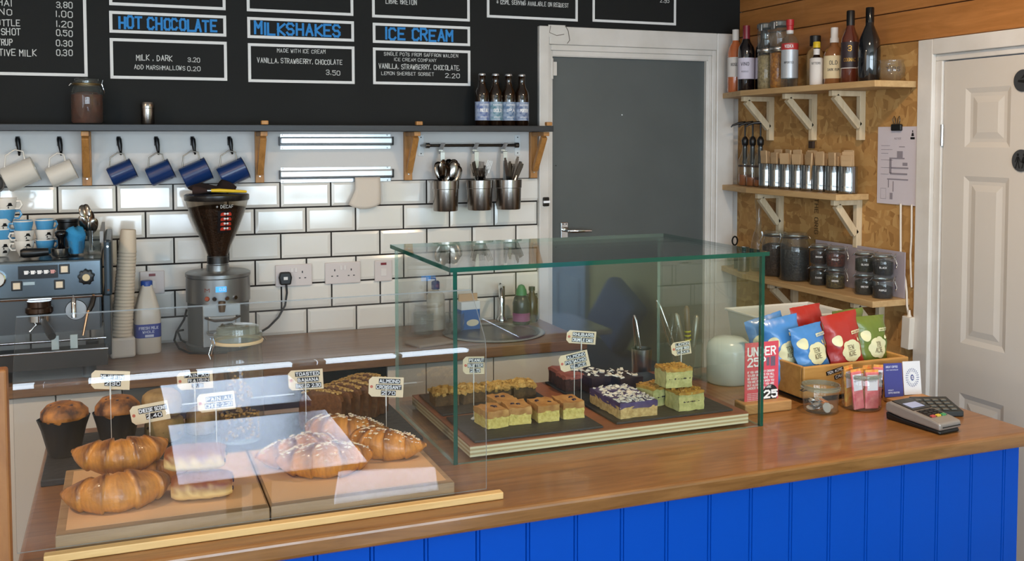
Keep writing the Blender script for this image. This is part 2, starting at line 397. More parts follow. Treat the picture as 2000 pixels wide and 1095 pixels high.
# peeling paint patch, top hinge, bolt keep
obj('paint_patch', G().at((2.40, -.0225, 2.165)).prism([(-.04, -.001), (.04, -.001), (.04, .002), (-.04, .002)], -.03, .024), WHITEW, tr)
obj('patch_line', G().tube([(2.37, -.0235, 2.185), (2.365, -.0235, 2.155), (2.40, -.0235, 2.143), (2.435, -.0235, 2.15)], .0016, 5).tube([(2.44, -.0235, 2.19), (2.455, -.0235, 2.165), (2.462, -.0235, 2.125), (2.45, -.0235, 2.11)], .0016, 5), mat('old_crack', '6d6258', .8), tr)
hg = obj('hinge', G().at((2.384, -.004, 2.0)).lathe([(0, -.045), (.008, -.045), (.008, .045), (0, .045)], 10).box(.006, -.002, -.03, .024, .004, .03), WHITEW, tr)
kp = obj('lock_keep', G().box(2.333, -.03, 1.395, 2.363, -.02, 1.435), mat('bronze_keep', '2a241f', .35, .7), tr, bev=.004)
obj('lock_bar', G().box(2.333, -.037, 1.41, 2.363, -.028, 1.42), CHROME, kp)
# white six-panel door in the right wall
d2m = mat('white_door_paint', 'cbc4ba', .35)
DX = XR+.012
d2 = struct('door_2', G().box(DX+.008, -2.02, 0, DX+.045, -1.258, 1.967), d2m)
def door_panel(y0, y1, z0, z1):
    # frame moulding falling to a recess, raised field
    g = G(); L = [(0, 0), (.018, .006), (.03, .006), (.052, .001)]
    rings = []
    for i_, dx in L:
        rings.append([g.pt(DX+dx, y0-i_, z0+i_), g.pt(DX+dx, y1+i_, z0+i_), g.pt(DX+dx, y1+i_, z1-i_), g.pt(DX+dx, y0-i_, z1-i_)])
    for a, b in zip(rings, rings[1:]):
        for k in range(4): g.face(a[k], a[(k+1) % 4], b[(k+1) % 4], b[k])
    g.face(*rings[-1]); return g
cols = ((-1.355, -1.547), (-1.70, -1.90)); rows = ((.2, .787), (.966, 1.559), (1.66, 1.867))
ys = [-1.258, -1.355, -1.547, -1.70, -1.90, -2.02]
g = G()
for a, b in ((0, 1), (2, 3), (4, 5)): g.box(DX, ys[a], 0, DX+.008, ys[b], 1.967)
for c in cols:
    for a, b in ((0, .2), (.787, .966), (1.559, 1.66), (1.867, 1.967)): g.box(DX, c[0], a, DX+.008, c[1], b)
obj('stiles_and_rails', g, d2m, d2)
for c in cols:
    for r_ in rows: obj('panel', door_panel(c[0], c[1], r_[0], r_[1]), d2m, d2)
g = G().box(XR-.012, -1.151, 0, XR+.03, -1.222, 2.051).box(XR-.012, -2.125, 0, XR+.03, -2.055, 2.051).box(XR-.012, -2.055, 1.995, XR+.03, -1.222, 2.051)
tr2 = struct('trim_2', g, WHITEW, bev=.003)
g = G().box(XR+.004, -1.222, 0, XR+.06, -1.254, 1.971).box(XR+.004, -2.055, 0, XR+.06, -2.024, 1.971).box(XR+.004, -2.055, 1.971, XR+.06, -1.222, 1.995)
obj('door_lining', g, WHITEW, tr2, bev=.003)
obj('hinge', G().at((XR+.006, -1.2565, 1.703)).lathe([(0, -.038), (.006, -.038), (.006, .038), (0, .038)], 12), CHROME, d2, smooth=40)
SIGNM = mat('sign_grey_metal', '57585a', .3, .6)
for nm, z in (('door_sign', 1.881), ('door_sign', 1.618)):
    gg = G().at((DX, -1.596, z), ry=-pi/2).cyl((0, 0, 0), .0365, .004, 36)
    top = z > 1.7
    s_ = obj('door_sign', gg, SIGNM, smooth=40)
    tag(s_, 'round dark metal sign at the top of the white door' if top else 'round grey metal sign with two black walking figures on the white door', 'sign')
    g = G(); fx = DX-.0046
    def pl(pts): g.face(*[g.pt(fx, -1.596-a*.001, z+b*.001) for a, b in pts])
    if top:
        pl([(-20, -4), (4, -8), (20, -2), (22, 4), (6, 2), (-18, 3)]); pl([(-12, 6), (2, 8), (10, 18), (4, 20), (-4, 10)])
    else:
        for q, skirt in ((-12, 0), (13, 1)):
            pl([(q+5*cos(t), 19+5*sin(t)) for t in [k*pi/5 for k in range(10)]])
            if skirt: pl([(q-3, 13), (q+3, 13), (q+10, -8), (q-10, -8)])
            else: pl([(q-5, 13), (q+5, 13), (q+4, -4), (q-4, -4)])
            pl([(q-4, -4), (q, -4), (q-6, -26), (q-11, -26)]); pl([(q, -4), (q+4, -4), (q+9, -26), (q+4, -26)])
            pl([(q-5, 12), (q-2, 12), (q-9, -6), (q-12, -5)]); pl([(q+2, 12), (q+5, 12), (q+12, -5), (q+9, -6)])
    obj('pictogram', g, mat('pictogram_black', '0e0e0f', .5), s_)
# lamps over the counter (out of frame above)
for x, y in LAMPS:
    l_ = obj('ceiling_lamp', G().at((x, y, 2.64)).lathe([(.11, 0), (.115, .0), (.115, .11), (0, .11)], 24), WHITE, smooth=40)
    tag(l_, 'white round ceiling lamp out of sight above the counter, '+('left' if x < 1 else 'right')+' one', 'lamp', 'lamps above the counter')
# cafe tables, bench and cushion in the room behind the camera (seen in the glass)
TT = mat('polished_table_top', 'e6e6f2', .26, 1)
def table(x0, x1, y0, y1, label, z=.75):
    t = thing('cafe_table', label, 'table', ((x0+x1)/2, (y0+y1)/2, 0)); a, b = (x1-x0)/2, (y1-y0)/2
    obj('tabletop', G().box(-a, -b, z-.025, a, b, z), TT, t, bev=.003)
    obj('pedestal', G().cyl((0, 0, .02), .03, z-.045, 16), BLACK, t, smooth=40)
    obj('foot', G().cyl((0, 0, 0), .2, .02, 28), BLACK, t, smooth=40)
table(.74, 1.25, -4.25, -3.68, 'white square cafe table furthest from the counter, mirrored in the glass')
table(.74, 1.27, -3.52, -2.86, 'white square cafe table nearer the counter, mirrored in the glass')
st_ = thing('stool', 'white stool with a square seat close to the counter, mirrored in the glass', 'stool', (1.275, -2.655, 0), .25)
obj('seat', G().box(-.14, -.14, .72, .14, .14, .745), TT, st_, bev=.004)
for sx in (-1, 1):
    for sy in (-1, 1): obj('leg', G().tube([(sx*.12, sy*.12, .72), (sx*.15, sy*.15, 0)], .012, 8), BLACK, st_, smooth=40)
table(2.36, 2.86, -4.46, -3.95, 'white square cafe table beside the blue bench by the green wall')
bn = thing('bench', 'blue upholstered bench along the green wall', 'bench', (3.13, -4.5, 0))
BLU = mat('blue_upholstery', '27466f', .8)
obj('seat_cushion', G().box(-.22, -.75, .36, .22, .7, .47), BLU, bn, bev=.03)
obj('base', G().box(-.2, -.75, 0, .22, .7, .36), mat('dark_bench_base', '2a2c30', .6), bn)
cu = obj('cushion', G().cb((0, 0, 0), (.34, .12, .34)), mat('blue_cushion_cloth', '4a72a8', .85), None, (3.235, -4.62, .685), (.2, .5, 1.45), bev=.05, seg=4)
tag(cu, 'blue square cushion leaning on the bench by the green wall', 'cushion')
# ============================================================ MENU BOARDS
def menu(label, x0, x1, z0, z1, lines, colr=None):
    w_ = .011
    o = obj('menu_panel', G().box(x0, -.003, z0, x1, -.0002, z0+w_).box(x0, -.003, z1-w_, x1, -.0002, z1).box(x0, -.003, z0+w_, x0+w_, -.0002, z1-w_).box(x1-w_, -.003, z0+w_, x1, -.0002, z1-w_), CHW)
    tag(o, label, 'menu board', 'white framed menu panels on the chalkboard wall')
    for s, a, b, zc, h in lines:
        g = G(); text(g, s, a, zc-h/2, h, b-a, .2 if colr else .13, lambda x, z: (x, -.0012, z), .05 if colr else .06)
        obj('lettering', g, CHB if colr else CHT, o, attr='open')
menu('large white framed price list at the far left, drinks and prices to 0.30', -.25, .502, 1.924, 2.6, [
 ('CHAI', .183, .254, 2.184, .021), ('CINO', .182, .252, 2.151, .021), ('BOTTLE', .189, .279, 2.113, .022), ('SHOT', .218, .28, 2.081, .022), ('SYRUP', .193, .252, 2.043, .022), ('ALTERNATIVE MILK', .09, .329, 2.006, .022),
 ('3.80', .401, .454, 2.185, .021), ('1.00', .4, .453, 2.151, .021), ('1.20', .399, .453, 2.115, .021), ('0.50', .398, .452, 2.082, .021), ('0.30', .398, .451, 2.046, .021), ('0.30', .397, .45, 2.01, .021)])
menu('white frame with blue HOT CHOCOLATE lettering', .58, 1.002, 2.09, 2.171, [('HOT CHOCOLATE', .615, .964, 2.13, .041)], 1)
menu('white frame with blue MILKSHAKES lettering', 1.082, 1.505, 2.088, 2.17, [('MILKSHAKES', 1.111, 1.446, 2.128, .043)], 1)
menu('white frame with blue ICE CREAM lettering', 1.583, 2.005, 2.086, 2.168, [('ICE CREAM', 1.637, 1.928, 2.126, .044)], 1)
menu('white frame under HOT CHOCOLATE listing milk, dark and marshmallows', .58, 1.003, 1.919, 2.07, [('MILK , DARK', .672, .8, 2.0, .02), ('3.20', .858, .901, 1.997, .016), ('ADD MARSHMALLOWS', .665, .846, 1.964, .015), ('0.20', .855, .902, 1.963, .016)])
menu('white frame under MILKSHAKES listing vanilla, strawberry and chocolate at 3.50', 1.083, 1.506, 1.916, 2.068, [('MADE WITH ICE CREAM', 1.197, 1.387, 2.043, .014), ('VANILLA, STRAWBERRY, CHOCOLATE', 1.119, 1.455, 2.002, .018), ('3.50', 1.39, 1.446, 1.96, .018)])
menu('white frame under ICE CREAM listing single pots and sherbet at 2.20', 1.583, 2.006, 1.917, 2.067, [('SINGLE POTS FROM SAFFRON WALDEN', 1.63, 1.95, 2.043, .013), ('ICE CREAM COMPANY', 1.673, 1.855, 2.021, .012), ('VANILLA, STRAWBERRY, CHOCOLATE,', 1.608, 1.959, 1.992, .019), ('LEMON SHERBET SORBET', 1.618, 1.843, 1.963, .013), ('2.20', 1.895, 1.957, 1.959, .018)])
menu('tall white frame cut off above the HOT CHOCOLATE heading', .581, 1.001, 2.192, 2.6, [])
menu('tall white frame cut off above the MILKSHAKES heading', 1.081, 1.503, 2.192, 2.6, [])
menu('tall white frame cut off above ICE CREAM with one faint line of chalk', 1.581, 2.004, 2.190, 2.6, [('LIBRE BRETON', 1.64, 1.769, 2.26, .02)])
menu('white frame cut off above the left of the grey door with a 125ml note', 2.082, 2.511, 2.211, 2.6, [('* 125ML SERVING AVAILABLE ON REQUEST', 2.127, 2.466, 2.28, .017)])
menu('white frame cut off above the right of the grey door', 2.584, 3.012, 2.214, 2.6, [('2.95', 2.93, 2.975, 2.325, .018)])
# ============================================================ LONG BLACK SHELF AND THINGS ON THE BACK WALL
SH = .18
o = obj('wall_shelf', G().box(-1.0, -SH, 1.7215, 2.316, -.001, 1.746), mat('black_stained_wood', '24262a', .45, noise=(4, .4, (2, 30, 30)), col2='1a1b1e'), bev=.002)
tag(o, 'long black wooden shelf under the chalkboard', 'shelf')
def bracket(x, label):
    b = thing('shelf_bracket', label, 'bracket', (x, 0, 0), group='wooden brackets of the long black shelf')
    w = .0165
    obj('upright', G().box(-w, -.022, 1.52, w, -.0005, 1.7205), PINE, b, bev=.002)
    obj('arm', G().box(-w*.8, -SH+.02, 1.703, w*.8, -.022, 1.7205), PINE, b, bev=.002)
    g = G().at((0, -.083, 1.63), rx=.62); g.box(-w*.75, -.011, -.09, w*.75, .011, .085)
    obj('strut', g, PINE, b, bev=.002)
    if x > .6: obj('stop', G().box(-w*.8, -SH-.012, 1.7465, w*.8, -SH+.012, 1.762), PINE, b, bev=.003)
    obj('screw', G().at((0, -.0222, 1.545), rx=pi/2).cyl((0, 0, 0), .003, .0008, 8), STEEL, b)
for x, l in ((.4925, 'wooden shelf bracket between the white and the blue hanging mugs'), (1.12, 'wooden shelf bracket between the blue mugs and the ticket rails'), (1.7255, 'wooden shelf bracket between the ticket rails and the cutlery pots'), (2.2925, 'wooden shelf bracket beside the grey door frame')): bracket(x, l)
# cocoa jar, shaker, beers on the shelf
ZS = 1.7465
def lid_jar(name, label, cat, loc, r, h, fill, fillm, lidm=None, group=None, rz=0, neck=.8, clip=True, lidh=.018, fill0=.004, glm=None):
    """clip-top jar: body, contents, glass lid, wire clip"""
    j = thing(name, label, cat, loc, rz, group)
    hb = h-lidh
    obj('body', G().lathe([(0, .001), (r*.9, .001), (r, r*.12), (r, hb*.72), (r*.97, hb*.82), (r*neck, hb*.93), (r*neck, hb)], 28), JARG, j, smooth=60, attr='open')
    if fill: obj('contents', G().lathe([(0, fill0), (r*.86, fill0), (r*.95, fill0+r*.12), (r*.95, min(fill, hb*.72)), (r*.6, min(fill, hb*.76)+.004), (0, min(fill, hb*.76)+.008)], 24), fillm, j, smooth=50)
    obj('rim', G().lathe([(r*neck, hb-.007), (r*neck+.004, hb-.006), (r*neck+.005, hb-.001), (r*neck+.003, hb+.001), (r*neck-.002, hb+.001)], 28), lidm or STEEL, j, smooth=50)
    l = obj('lid', G().lathe([(r*neck+.002, hb+.002), (r*neck+.002, hb+lidh*.5), (r*neck*.93, hb+lidh*.55), (r*neck*.9, hb+lidh*.95), (r*neck*.82, hb+lidh), (0, hb+lidh)], 28), glm or JARG, j, smooth=50, attr='open')
    if clip:
        g = G(); a = r*neck+.006
        g.tube([(a, -.012, hb-.002), (a+.004, -.012, hb+.012), (a+.004, .012, hb+.012), (a, .012, hb-.002)], .0013, 6)
        g.tube([(a, -.008, hb), (a+.009, -.008, hb-.03), (a+.006, 0, hb-.042), (a+.009, .008, hb-.03), (a, .008, hb)], .0013, 6)
        g.tube([(-a, -.01, hb), (-a-.007, -.008, hb-.008), (-a-.007, .008, hb-.008), (-a, .01, hb)], .0013, 6)
        obj('wire_clip', g, CHROME, j, smooth=50)
    return j
COCOA = mat('cocoa_powder', '5a2c14', .8, noise=(30, .5), col2='3e1c0c')
lid_jar('cocoa_jar', 'glass jar of brown cocoa powder on the black shelf', 'jar', (.5, -.1, ZS), .056, .165, .115, COCOA, lidm=mat('dull_brass', '7d6a48', .35, .8))
sk = thing('shaker', 'small steel shaker on the black shelf beside the cocoa jar', 'shaker', (.706, -.1, ZS))
obj('body', G().lathe([(0, 0), (.022, 0), (.0245, .004), (.0245, .058), (.022, .06)], 24), POTM, sk, smooth=40)
obj('cap', G().lathe([(.025, .058), (.0255, .06), (.0255, .072), (.022, .082), (.008, .086), (0, .086)], 24), POTM, sk, smooth=40)
BROWNG = mat('brown_bottle_glass', '1a0d05', .08, coat=1)
def beer(label, x, colr, txt):
    b = thing('beer_bottle', label, 'bottle', (x, -.1, ZS), group='beer bottles on the black shelf')
    obj('glass', G().lathe([(0, 0), (.027, 0), (.0303, .004), (.0303, .125), (.028, .142), (.018, .162), (.0145, .178), (.0135, .205), (.0145, .206), (.0145, .212), (.013, .213)], 26), BROWNG, b, smooth=50)
    obj('crown_cap', G().lathe([(.0155, .210), (.0158, .213), (.014, .218), (0, .2195)], 21), mat('crown_cap_silver', 'b9bcc0', .3, .8), b, smooth=30)
    l = obj('label', G().lathe([(.0307, .022), (.0307, .100)], 26), mat('beer_label_'+txt.split()[0].lower(), colr, .5, noise=(60, .4), col2='a9b6c8'), b, smooth=60, attr='open')
    g = G(); f = cylmap(.0311)
    cw = -.345
    sh = lambda x, z: f(x-.012, z)
    text(g, 'SAFFRON', -.008, .084, .006, .04, .2, sh); text(g, txt, -.006, .058, .012, .036, .22, sh); text(g, 'BREWERY', -.004, .034, .004, .03, .2, sh)
    obj('label_print', g, INK, l, attr='open')
for x, c, t, l in ((2.024, '4a5f9a', 'PALE ALE', 'beer bottle with violet-blue label, leftmost of the four'), (2.084, '4d7f8c', 'GOLD', 'beer bottle with teal label, second from the left'), (2.143, '3f6288', 'IPA', 'beer bottle with steel-blue label, third from the left'), (2.203, '43557f', 'PORTER', 'beer bottle with navy label, nearest the grey door')): beer(l, x, c, t)
# hooks and enamel mugs
HK = mat('black_iron_hook', '121317', .35, .3)
def hook(x, label):
    o = obj('mug_hook', G().at((x, 0, 1.655)).lathe([(0, 0)], 3), HK) if 0 else None
    g = G().at((x, -.004, 0))
    g.tube([(0, 0, 1.695), (.0015, -.012, 1.69), (.004, -.016, 1.67), (.006, -.015, 1.65), (.007, -.022, 1.638), (.007, -.034, 1.636), (.007, -.042, 1.645)], [.0085, .0095, .0085, .006, .004, .004, .004], 10)
    g.cb((0, .001, 1.685), (.014, .005, .035))
    tag(obj('mug_hook', g, HK, smooth=50), label, 'hook', 'black hooks on the white strip')
MUGB = mat('blue_enamel', '1b3566', .22, coat=.5); MUGW = mat('cream_enamel', 'ddd6ca', .22, coat=.5); MIN = mat('mug_inside', '2b4a80', .3)
def mug(x, z, m, label, s=1, tilt=.95, rz=0):
    t = thing('enamel_mug', label, 'mug', (x, -.052, z), group='enamel mugs hanging on hooks', rot=(0, tilt, rz))
    r, h = .038*s, .090*s
    # mug axis local z: bottom -h/2 .. top h/2 ; handle at +... kept towards the hook
    obj('body', G().lathe([(0, -h/2), (r*.9, -h/2), (r, -h/2+.006), (r, h/2-.002), (r+.0015, h/2), (r-.001, h/2+.0005), (r-.002, h/2-.003), (r-.002, -h/2+.006), (0, -h/2+.004)], 30), m, t, smooth=45)
    obj('rim_band', G().lathe([(r+.0008, h/2-.002), (r+.0022, h/2), (r-.0005, h/2+.0012)], 30), mat('dark_enamel_rim', '15203a', .3) if m is MUGB else m, t, smooth=60)
    g = G(); g.tube([(-r+.002, 0, .030*s), (-r-.022*s, 0, .036*s), (-r-.036*s, 0, .018*s), (-r-.030*s, 0, -.012*s), (-r+.002, 0, -.030*s)], .0026, 8)
    obj('handle', g, mat('steel_handle', '8f8a80', .3, .8) if m is MUGB else m, t, smooth=60)
HX = (.262, .40, .604, .737, .869, 1.007)
for x, l in zip(HX, ('hook holding the larger white mug at the far left', 'hook holding the smaller white mug', 'hook holding the blue mug nearest the bracket', 'hook holding the second blue mug from the bracket', 'hook holding the third blue mug from the bracket', 'hook holding the blue mug furthest right')): hook(x, l)
for x, z, m, l, s in ((.272, 1.565, MUGW, 'larger cream white enamel mug hanging at the far left', 1.2), (.408, 1.567, MUGW, 'smaller cream white enamel mug hanging left of the wooden bracket', 1.0),
                      (.613, 1.567, MUGB, 'blue enamel mug hanging nearest the wooden bracket', 1.0), (.748, 1.565, MUGB, 'second hanging blue enamel mug, above the wall tiles', 1.0),
                      (.876, 1.561, MUGB, 'third hanging blue enamel mug, above the grinder lid', 1.15), (1.014, 1.561, MUGB, 'blue enamel mug hanging furthest right of the four', 1.15)):
    mug(x, z, m, l, s, 1.16, R.uniform(-.05, .05))
# steel ring of a strainer at the far left edge
st = thing('strainer', 'round steel strainer hanging at the left edge behind the cups', 'strainer', (.185, -.03, 1.535))
obj('ring', G().tube([(.032*cos(k*pi/10), -.01*sin(k*pi/10), .036*sin(k*pi/10)) for k in range(20)], .003, 8, True), STEEL, st, smooth=60)
obj('mesh_bowl', G().at((0, 0, 0), rx=pi/2).lathe([(.031, 0), (.026, -.014), (.012, -.024), (0, -.026)], 20), mat('strainer_mesh', '6b6a68', .4, .7), st, smooth=60)
obj('handle', G().tube([(0, 0, .036), (0, .03, .07), (0, .045, .13)], .003, 6), STEEL, st, smooth=60)
# ticket rails
ALU = mat('anodised_aluminium', 'c9ccce', .25, .6)
def rail(z0, label):
    t = thing('ticket_rail', label, 'rail', (0, 0, 0), group='aluminium ticket rails')
    obj('back_plate', G().box(1.203, -.003, z0-.062, 1.655, -.0005, z0), ALU, t, bev=.001)
    obj('rail_bar', G().prism([(0, 0)]*0 or [(1.2, -.003), (1.66, -.003), (1.66, -.022), (1.2, -.022)], z0-.042, z0-.012), ALU, t, bev=.006)
    obj('shadow_gap', G().box(1.2, -.02, z0-.047, 1.66, -.003, z0-.043), BLACK, t)
    for x in (1.197, 1.6605): obj('end_cap', G().box(x-.0005, -.023, z0-.046, x+.003, -.003, z0-.011), BLACK, t)
    for x in (1.212, 1.64):
        for dz in (-.004, -.057): obj('screw', G().at((x, -.0032, z0+dz), rx=pi/2).cyl((0, 0, 0), .0022, .0008, 8), BLACK, t)
rail(1.712, 'upper aluminium ticket rail on the white strip'); rail(1.578, 'lower aluminium ticket rail holding a paper slip')
# paper slip
g = G(); nx, nz = 6, 10
for a in range(nz+1):
    for b in range(nx+1):
        u, v = b/nx, a/nz
        skew = -.035*max(0, v-.45)*(1-u)*1.6
        g.pt(1.499+.105*u+skew, -.024-.010*sin(v*2.2)-.014*max(0, v-.5)*(1-u), 1.535-.110*v-(.02*(1-u)*u*4*v))
for a in range(nz):
    for b in range(nx):
        i = a*(nx+1)+b; g.face(i, i+1, i+nx+2, i+nx+1)
pp = obj('paper_slip', g, mat('cream_paper', 'd9cec0', .8), smooth=60)
md = pp.modifiers.new('s', 'SOLIDIFY'); md.thickness = .0004
tag(pp, 'crumpled cream paper slip hanging from the lower ticket rail', 'paper')
# utensil rail, hooks, pots with cutlery
ur = thing('utensil_rail', 'black and steel utensil rail with white end plates', 'rail', (0, 0, 0))
obj('bar', G().tube([(1.793, -.05, 1.664), (2.207, -.05, 1.664)], .006, 12), mat('rail_dark_steel', '3c3733', .25, .8), ur, smooth=50)
for x in (1.8, 2.2): obj('end_knob', G().tube([(x-.008, -.05, 1.664), (x+.008, -.05, 1.664)], .011, 14), mat('rail_knob', '4a4541', .3, .7), ur, smooth=50)
for x in (1.785, 2.222):
    pl_ = obj('end_plate', G().box(x-.013, -.004, 1.62, x+.013, -.0005, 1.708), mat('white_powder_coat', 'd3d8da', .4), ur, bev=.001)
    obj('arm', G().tube([(x, -.004, 1.664), (x+(.012 if x < 2 else -.016), -.05, 1.664)], .005, 8), STEEL, ur, smooth=50)
    for z in (1.63, 1.698): obj('screw', G().at((x, -.0042, z), rx=pi/2).cyl((0, 0, 0), .0028, .001, 8), BLACK, ur)
def spoon(g, base, tip, s=1.0, face=0):
    """round-bowled spoon, bowl at the tip"""
    b, t = V(base), V(tip); d = (t-b).normalized(); T = g.T
    q = V((0, 0, 1)).rotation_difference(d); L = (t-b).length
    g.T = MX.Translation(b) @ q.to_matrix().to_4x4() @ MX.Rotation(face, 4, 'Z')
    g.tube([(0, 0, 0), (0, 0, L-.05*s)], [.0028, .0022], 6)
    n = 8; rings = []
    for i in range(n+1):
        a = pi*i/n; z = L-.022*s-.028*s*cos(a); w = .0165*s*sin(a)**.8 if 0 < i < n else .0012
        rings.append([g.pt(w*cos(k*pi/6), -.006*s*sin(k*pi/6)*sin(a), z) for k in range(7)])
    for a_, b_ in zip(rings, rings[1:]):
        for k in range(6): g.face(a_[k], a_[k+1], b_[k+1], b_[k])
    g.T = T
def fork(g, base, tip, face=0):
    b, t = V(base), V(tip); d = (t-b).normalized(); T = g.T; L = (t-b).length
    g.T = MX.Translation(b) @ V((0, 0, 1)).rotation_difference(d).to_matrix().to_4x4() @ MX.Rotation(face, 4, 'Z')
    g.tube([(0, 0, 0), (0, 0, L-.062)], [.003, .0025], 6)
    g.prism([(-.004, -.001), (.004, -.001), (.004, .001), (-.004, .001)], L-.066, L-.05); g.prism([(-.011, -.001), (.011, -.001), (.011, .001), (-.011, .001)], L-.052, L-.038)
    for k in range(4): x = -.0094+k*.00627; g.box(x-.0016, -.001, L-.04, x+.0016, .001, L)
    g.T = T
def knife(g, base, tip, face=0):
    b, t = V(base), V(tip); d = (t-b).normalized(); T = g.T; L = (t-b).length
    g.T = MX.Translation(b) @ V((0, 0, 1)).rotation_difference(d).to_matrix().to_4x4() @ MX.Rotation(face, 4, 'Z')
    g.prism([(-.006, -.0022), (.006, -.0022), (.006, .0022), (-.006, .0022)], 0, L-.01); g.prism([(-.0045, -.0018), (.0045, -.0018), (.0045, .0018), (-.0045, .0018)], L-.011, L)
    g.T = T
CUT = mat('cutlery_steel', '8d8780', .18, 1)
def pot(x, label, kind, r=.055):
    p = thing('cutlery_pot', label, 'pot', (x, -.105, 1.394), group='steel cutlery pots on the utensil rail'); h = .125
    obj('body', G().lathe([(0, 0), (r*.9, 0), (r*.93, .004), (r*.98, .09), (r*1.02, .092), (r*1.04, h), (r*1.01, h), (r*.96, .092), (r*.9, .006), (0, .004)], 30), POTM, p, smooth=35)
    g = G(); g.box(-.009, .036, .085, .009, .039, .245); g.box(-.009, .036, .243, .009, .066, .247); g.box(-.009, .063, .235, .009, .066, .277); g.at((0, .052, .262), rx=.95); g.box(-.009, -.002, -.02, .009, .002, .03)
    obj('hanger', g, ALU, p)
    nm = {'s': 'spoon', 'f': 'fork', 'k': 'knife'}[kind]
    return p, nm
def cutlery(pot_x, kind, n, seed, words):
    rr = random.Random(seed)
    for i in range(n):
        a = rr.uniform(0, 2*pi); q = rr.uniform(.3, .9)*.05
        base = (pot_x-.012*cos(a), -.105-.012*sin(a), 1.42)
        dx, dy = q*cos(a)*1.35+(.022 if kind == 'k' else 0), q*sin(a)
        top = 1.394+rr.uniform(.175, .21)+(.012 if kind == 'k' else 0)
        tip = (pot_x+dx, -.105+dy, top); g = G()
        if kind == 's': spoon(g, base, tip, 1.5, rr.uniform(-.6, .6)+(pi if rr.random() < .5 else 0))
        elif kind == 'f': fork(g, base, tip, rr.uniform(-.7, .7))
        else: knife(g, base, tip, rr.uniform(-1, 1))
        nm = {'s': 'spoon', 'f': 'fork', 'k': 'table_knife'}[kind]
        tag(obj(nm, g, CUT, smooth=40), words, nm.replace('_', ' '), {'s': 'spoons', 'f': 'forks', 'k': 'knives'}[kind]+' in the hanging pot')
pot(1.86, 'steel cutlery pot full of round spoons, left of the three', 's'); cutlery(1.86, 's', 11, 3, 'steel spoon standing in the left hanging pot')
pot(2.01, 'steel cutlery pot full of forks, middle of the three', 'f'); cutlery(2.01, 'f', 7, 5, 'steel fork standing in the middle hanging pot')
pot(2.14, 'steel cutlery pot full of knives, right of the three', 'k'); cutlery(2.14, 'k', 11, 8, 'steel table knife standing in the right hanging pot')
# sockets
SOC = mat('socket_plastic', 'd5cbc8', .35); SLOT = mat('socket_slot', '141214', .5); SWI = mat('rocker_white', 'e0d9d5', .3)
def socket(x0, x1, label, double=True, fused=False):
    t = thing('wall_socket', label, 'socket', ((x0+x1)/2, 0, 1.1445)); hw = (x1-x0)/2
    obj('plate', G().box(-hw, -.010, -.044, hw, -.0003, .044), SOC, t, bev=.003)
    if fused:
        obj('switch', G().box(-.012, -.0125, -.022, .012, -.0095, .008), SWI, t, bev=.001)
        obj('neon', G().box(-.012, -.0115, .024, .012, -.0095, .034), mat('red_neon', '7a1518', .3), t)
    for cx in ((-.034, .034) if double else ()):
        for dx, dz, w_, h_ in ((0, .012, .0022, .0042), (-.011, -.012, .0035, .002), (.011, -.012, .0035, .002)):
            obj('pin_slot', G().box(cx+dx-w_, -.0104, dz-h_, cx+dx+w_, -.0098, dz+h_), SLOT, t)
        obj('rocker', G().box((.003 if cx > 0 else -.013), -.0135, .012, (.013 if cx > 0 else -.003), -.0098, .03), SWI, t, bev=.001)
    return t
socket(1.177, 1.323, 'white double socket with the black plug in its left half')
socket(1.376, 1.522, 'white double socket with nothing plugged in')
socket(1.582, 1.656, 'white fused switch with a red neon beside the glass case', False, True)
socket(.669, .758, 'white single switch plate behind the milk bottle', False, True)
pg = thing('plug_and_cable', 'black plug with its cable running down to the grinder', 'plug', (1.2135, -.01, 1.137))
obj('plug', G().prism([(0, 0)]*0 or [(-.022, -.030), (.022, -.030), (.026, .005), (.018, .024), (-.018, .024), (-.026, .005)], 0, 1).T and G(), BLACK, pg) if 0 else None
g = G(); g.T = XZ.copy(); g.prism([(-.021, -.027), (.021, -.027), (.026, .002), (.02, .024), (-.02, .024), (-.026, .002)], 0, .026)
obj('plug', g, BLACK, pg, bev=.006, seg=3)
obj('fuse_mark', G().box(-.008, -.0268, -.006, .008, -.0258, .006), INK, pg)
obj('cable', G().tube([(.004, -.012, -.025), (.006, -.012, -.06), (-.002, -.014, -.11), (-.03, -.02, -.155), (-.07, -.03, -.19), (-.12, -.05, -.212), (-.17, -.06, -.224), (-.2, -.06, -.2255)], .0042, 8), BLACK, pg, smooth=60)
# ============================================================ BACK COUNTER
g = G().box(-1.2, -.545, .867, 1.80, -.002, .9065).box(2.20, -.545, .867, 2.30, -.002, .9065).box(1.80, -.10, .867, 2.20, -.002, .9065).box(1.80, -.545, .867, 2.20, -.46, .9065)
bw = obj('back_worktop', G().box(-1.2, -.545, .867, 2.30, -.002, .9065), WORKB, bev=.003)
tag(bw, 'brown wood-grain worktop along the tiled wall', 'worktop')
CABW = mat('cabinet_white', 'd9d2c8', .4)
def cabinet(x0, x1, label, mm=None, dark=False):
    c = thing('base_cabinet', label, 'cabinet', ((x0+x1)/2, -.28, 0)); hw = (x1-x0)/2
    obj('carcass', G().box(-hw+.001, -.225, .1, hw-.001, .27, .866), mm or CABW, c)
    obj('door', G().box(-hw+.002, -.245, .1, hw-.002, -.226, .862), mm or CABW, c, bev=.002)
    obj('plinth', G().box(-hw+.001, -.19, 0, hw-.001, .27, .1), BLACK, c)
    if dark: obj('handle', G().tube([(-hw+.03, -.25, .8), (-hw+.03, -.27, .8), (hw-.03, -.27, .8), (hw-.03, -.25, .8)], .006, 8), CHROME, c, smooth=40)
cabinet(-.4, .399, 'white base cabinet under the left of the espresso machine'); cabinet(.399, .60, 'narrow white base cabinet under the cup holder')
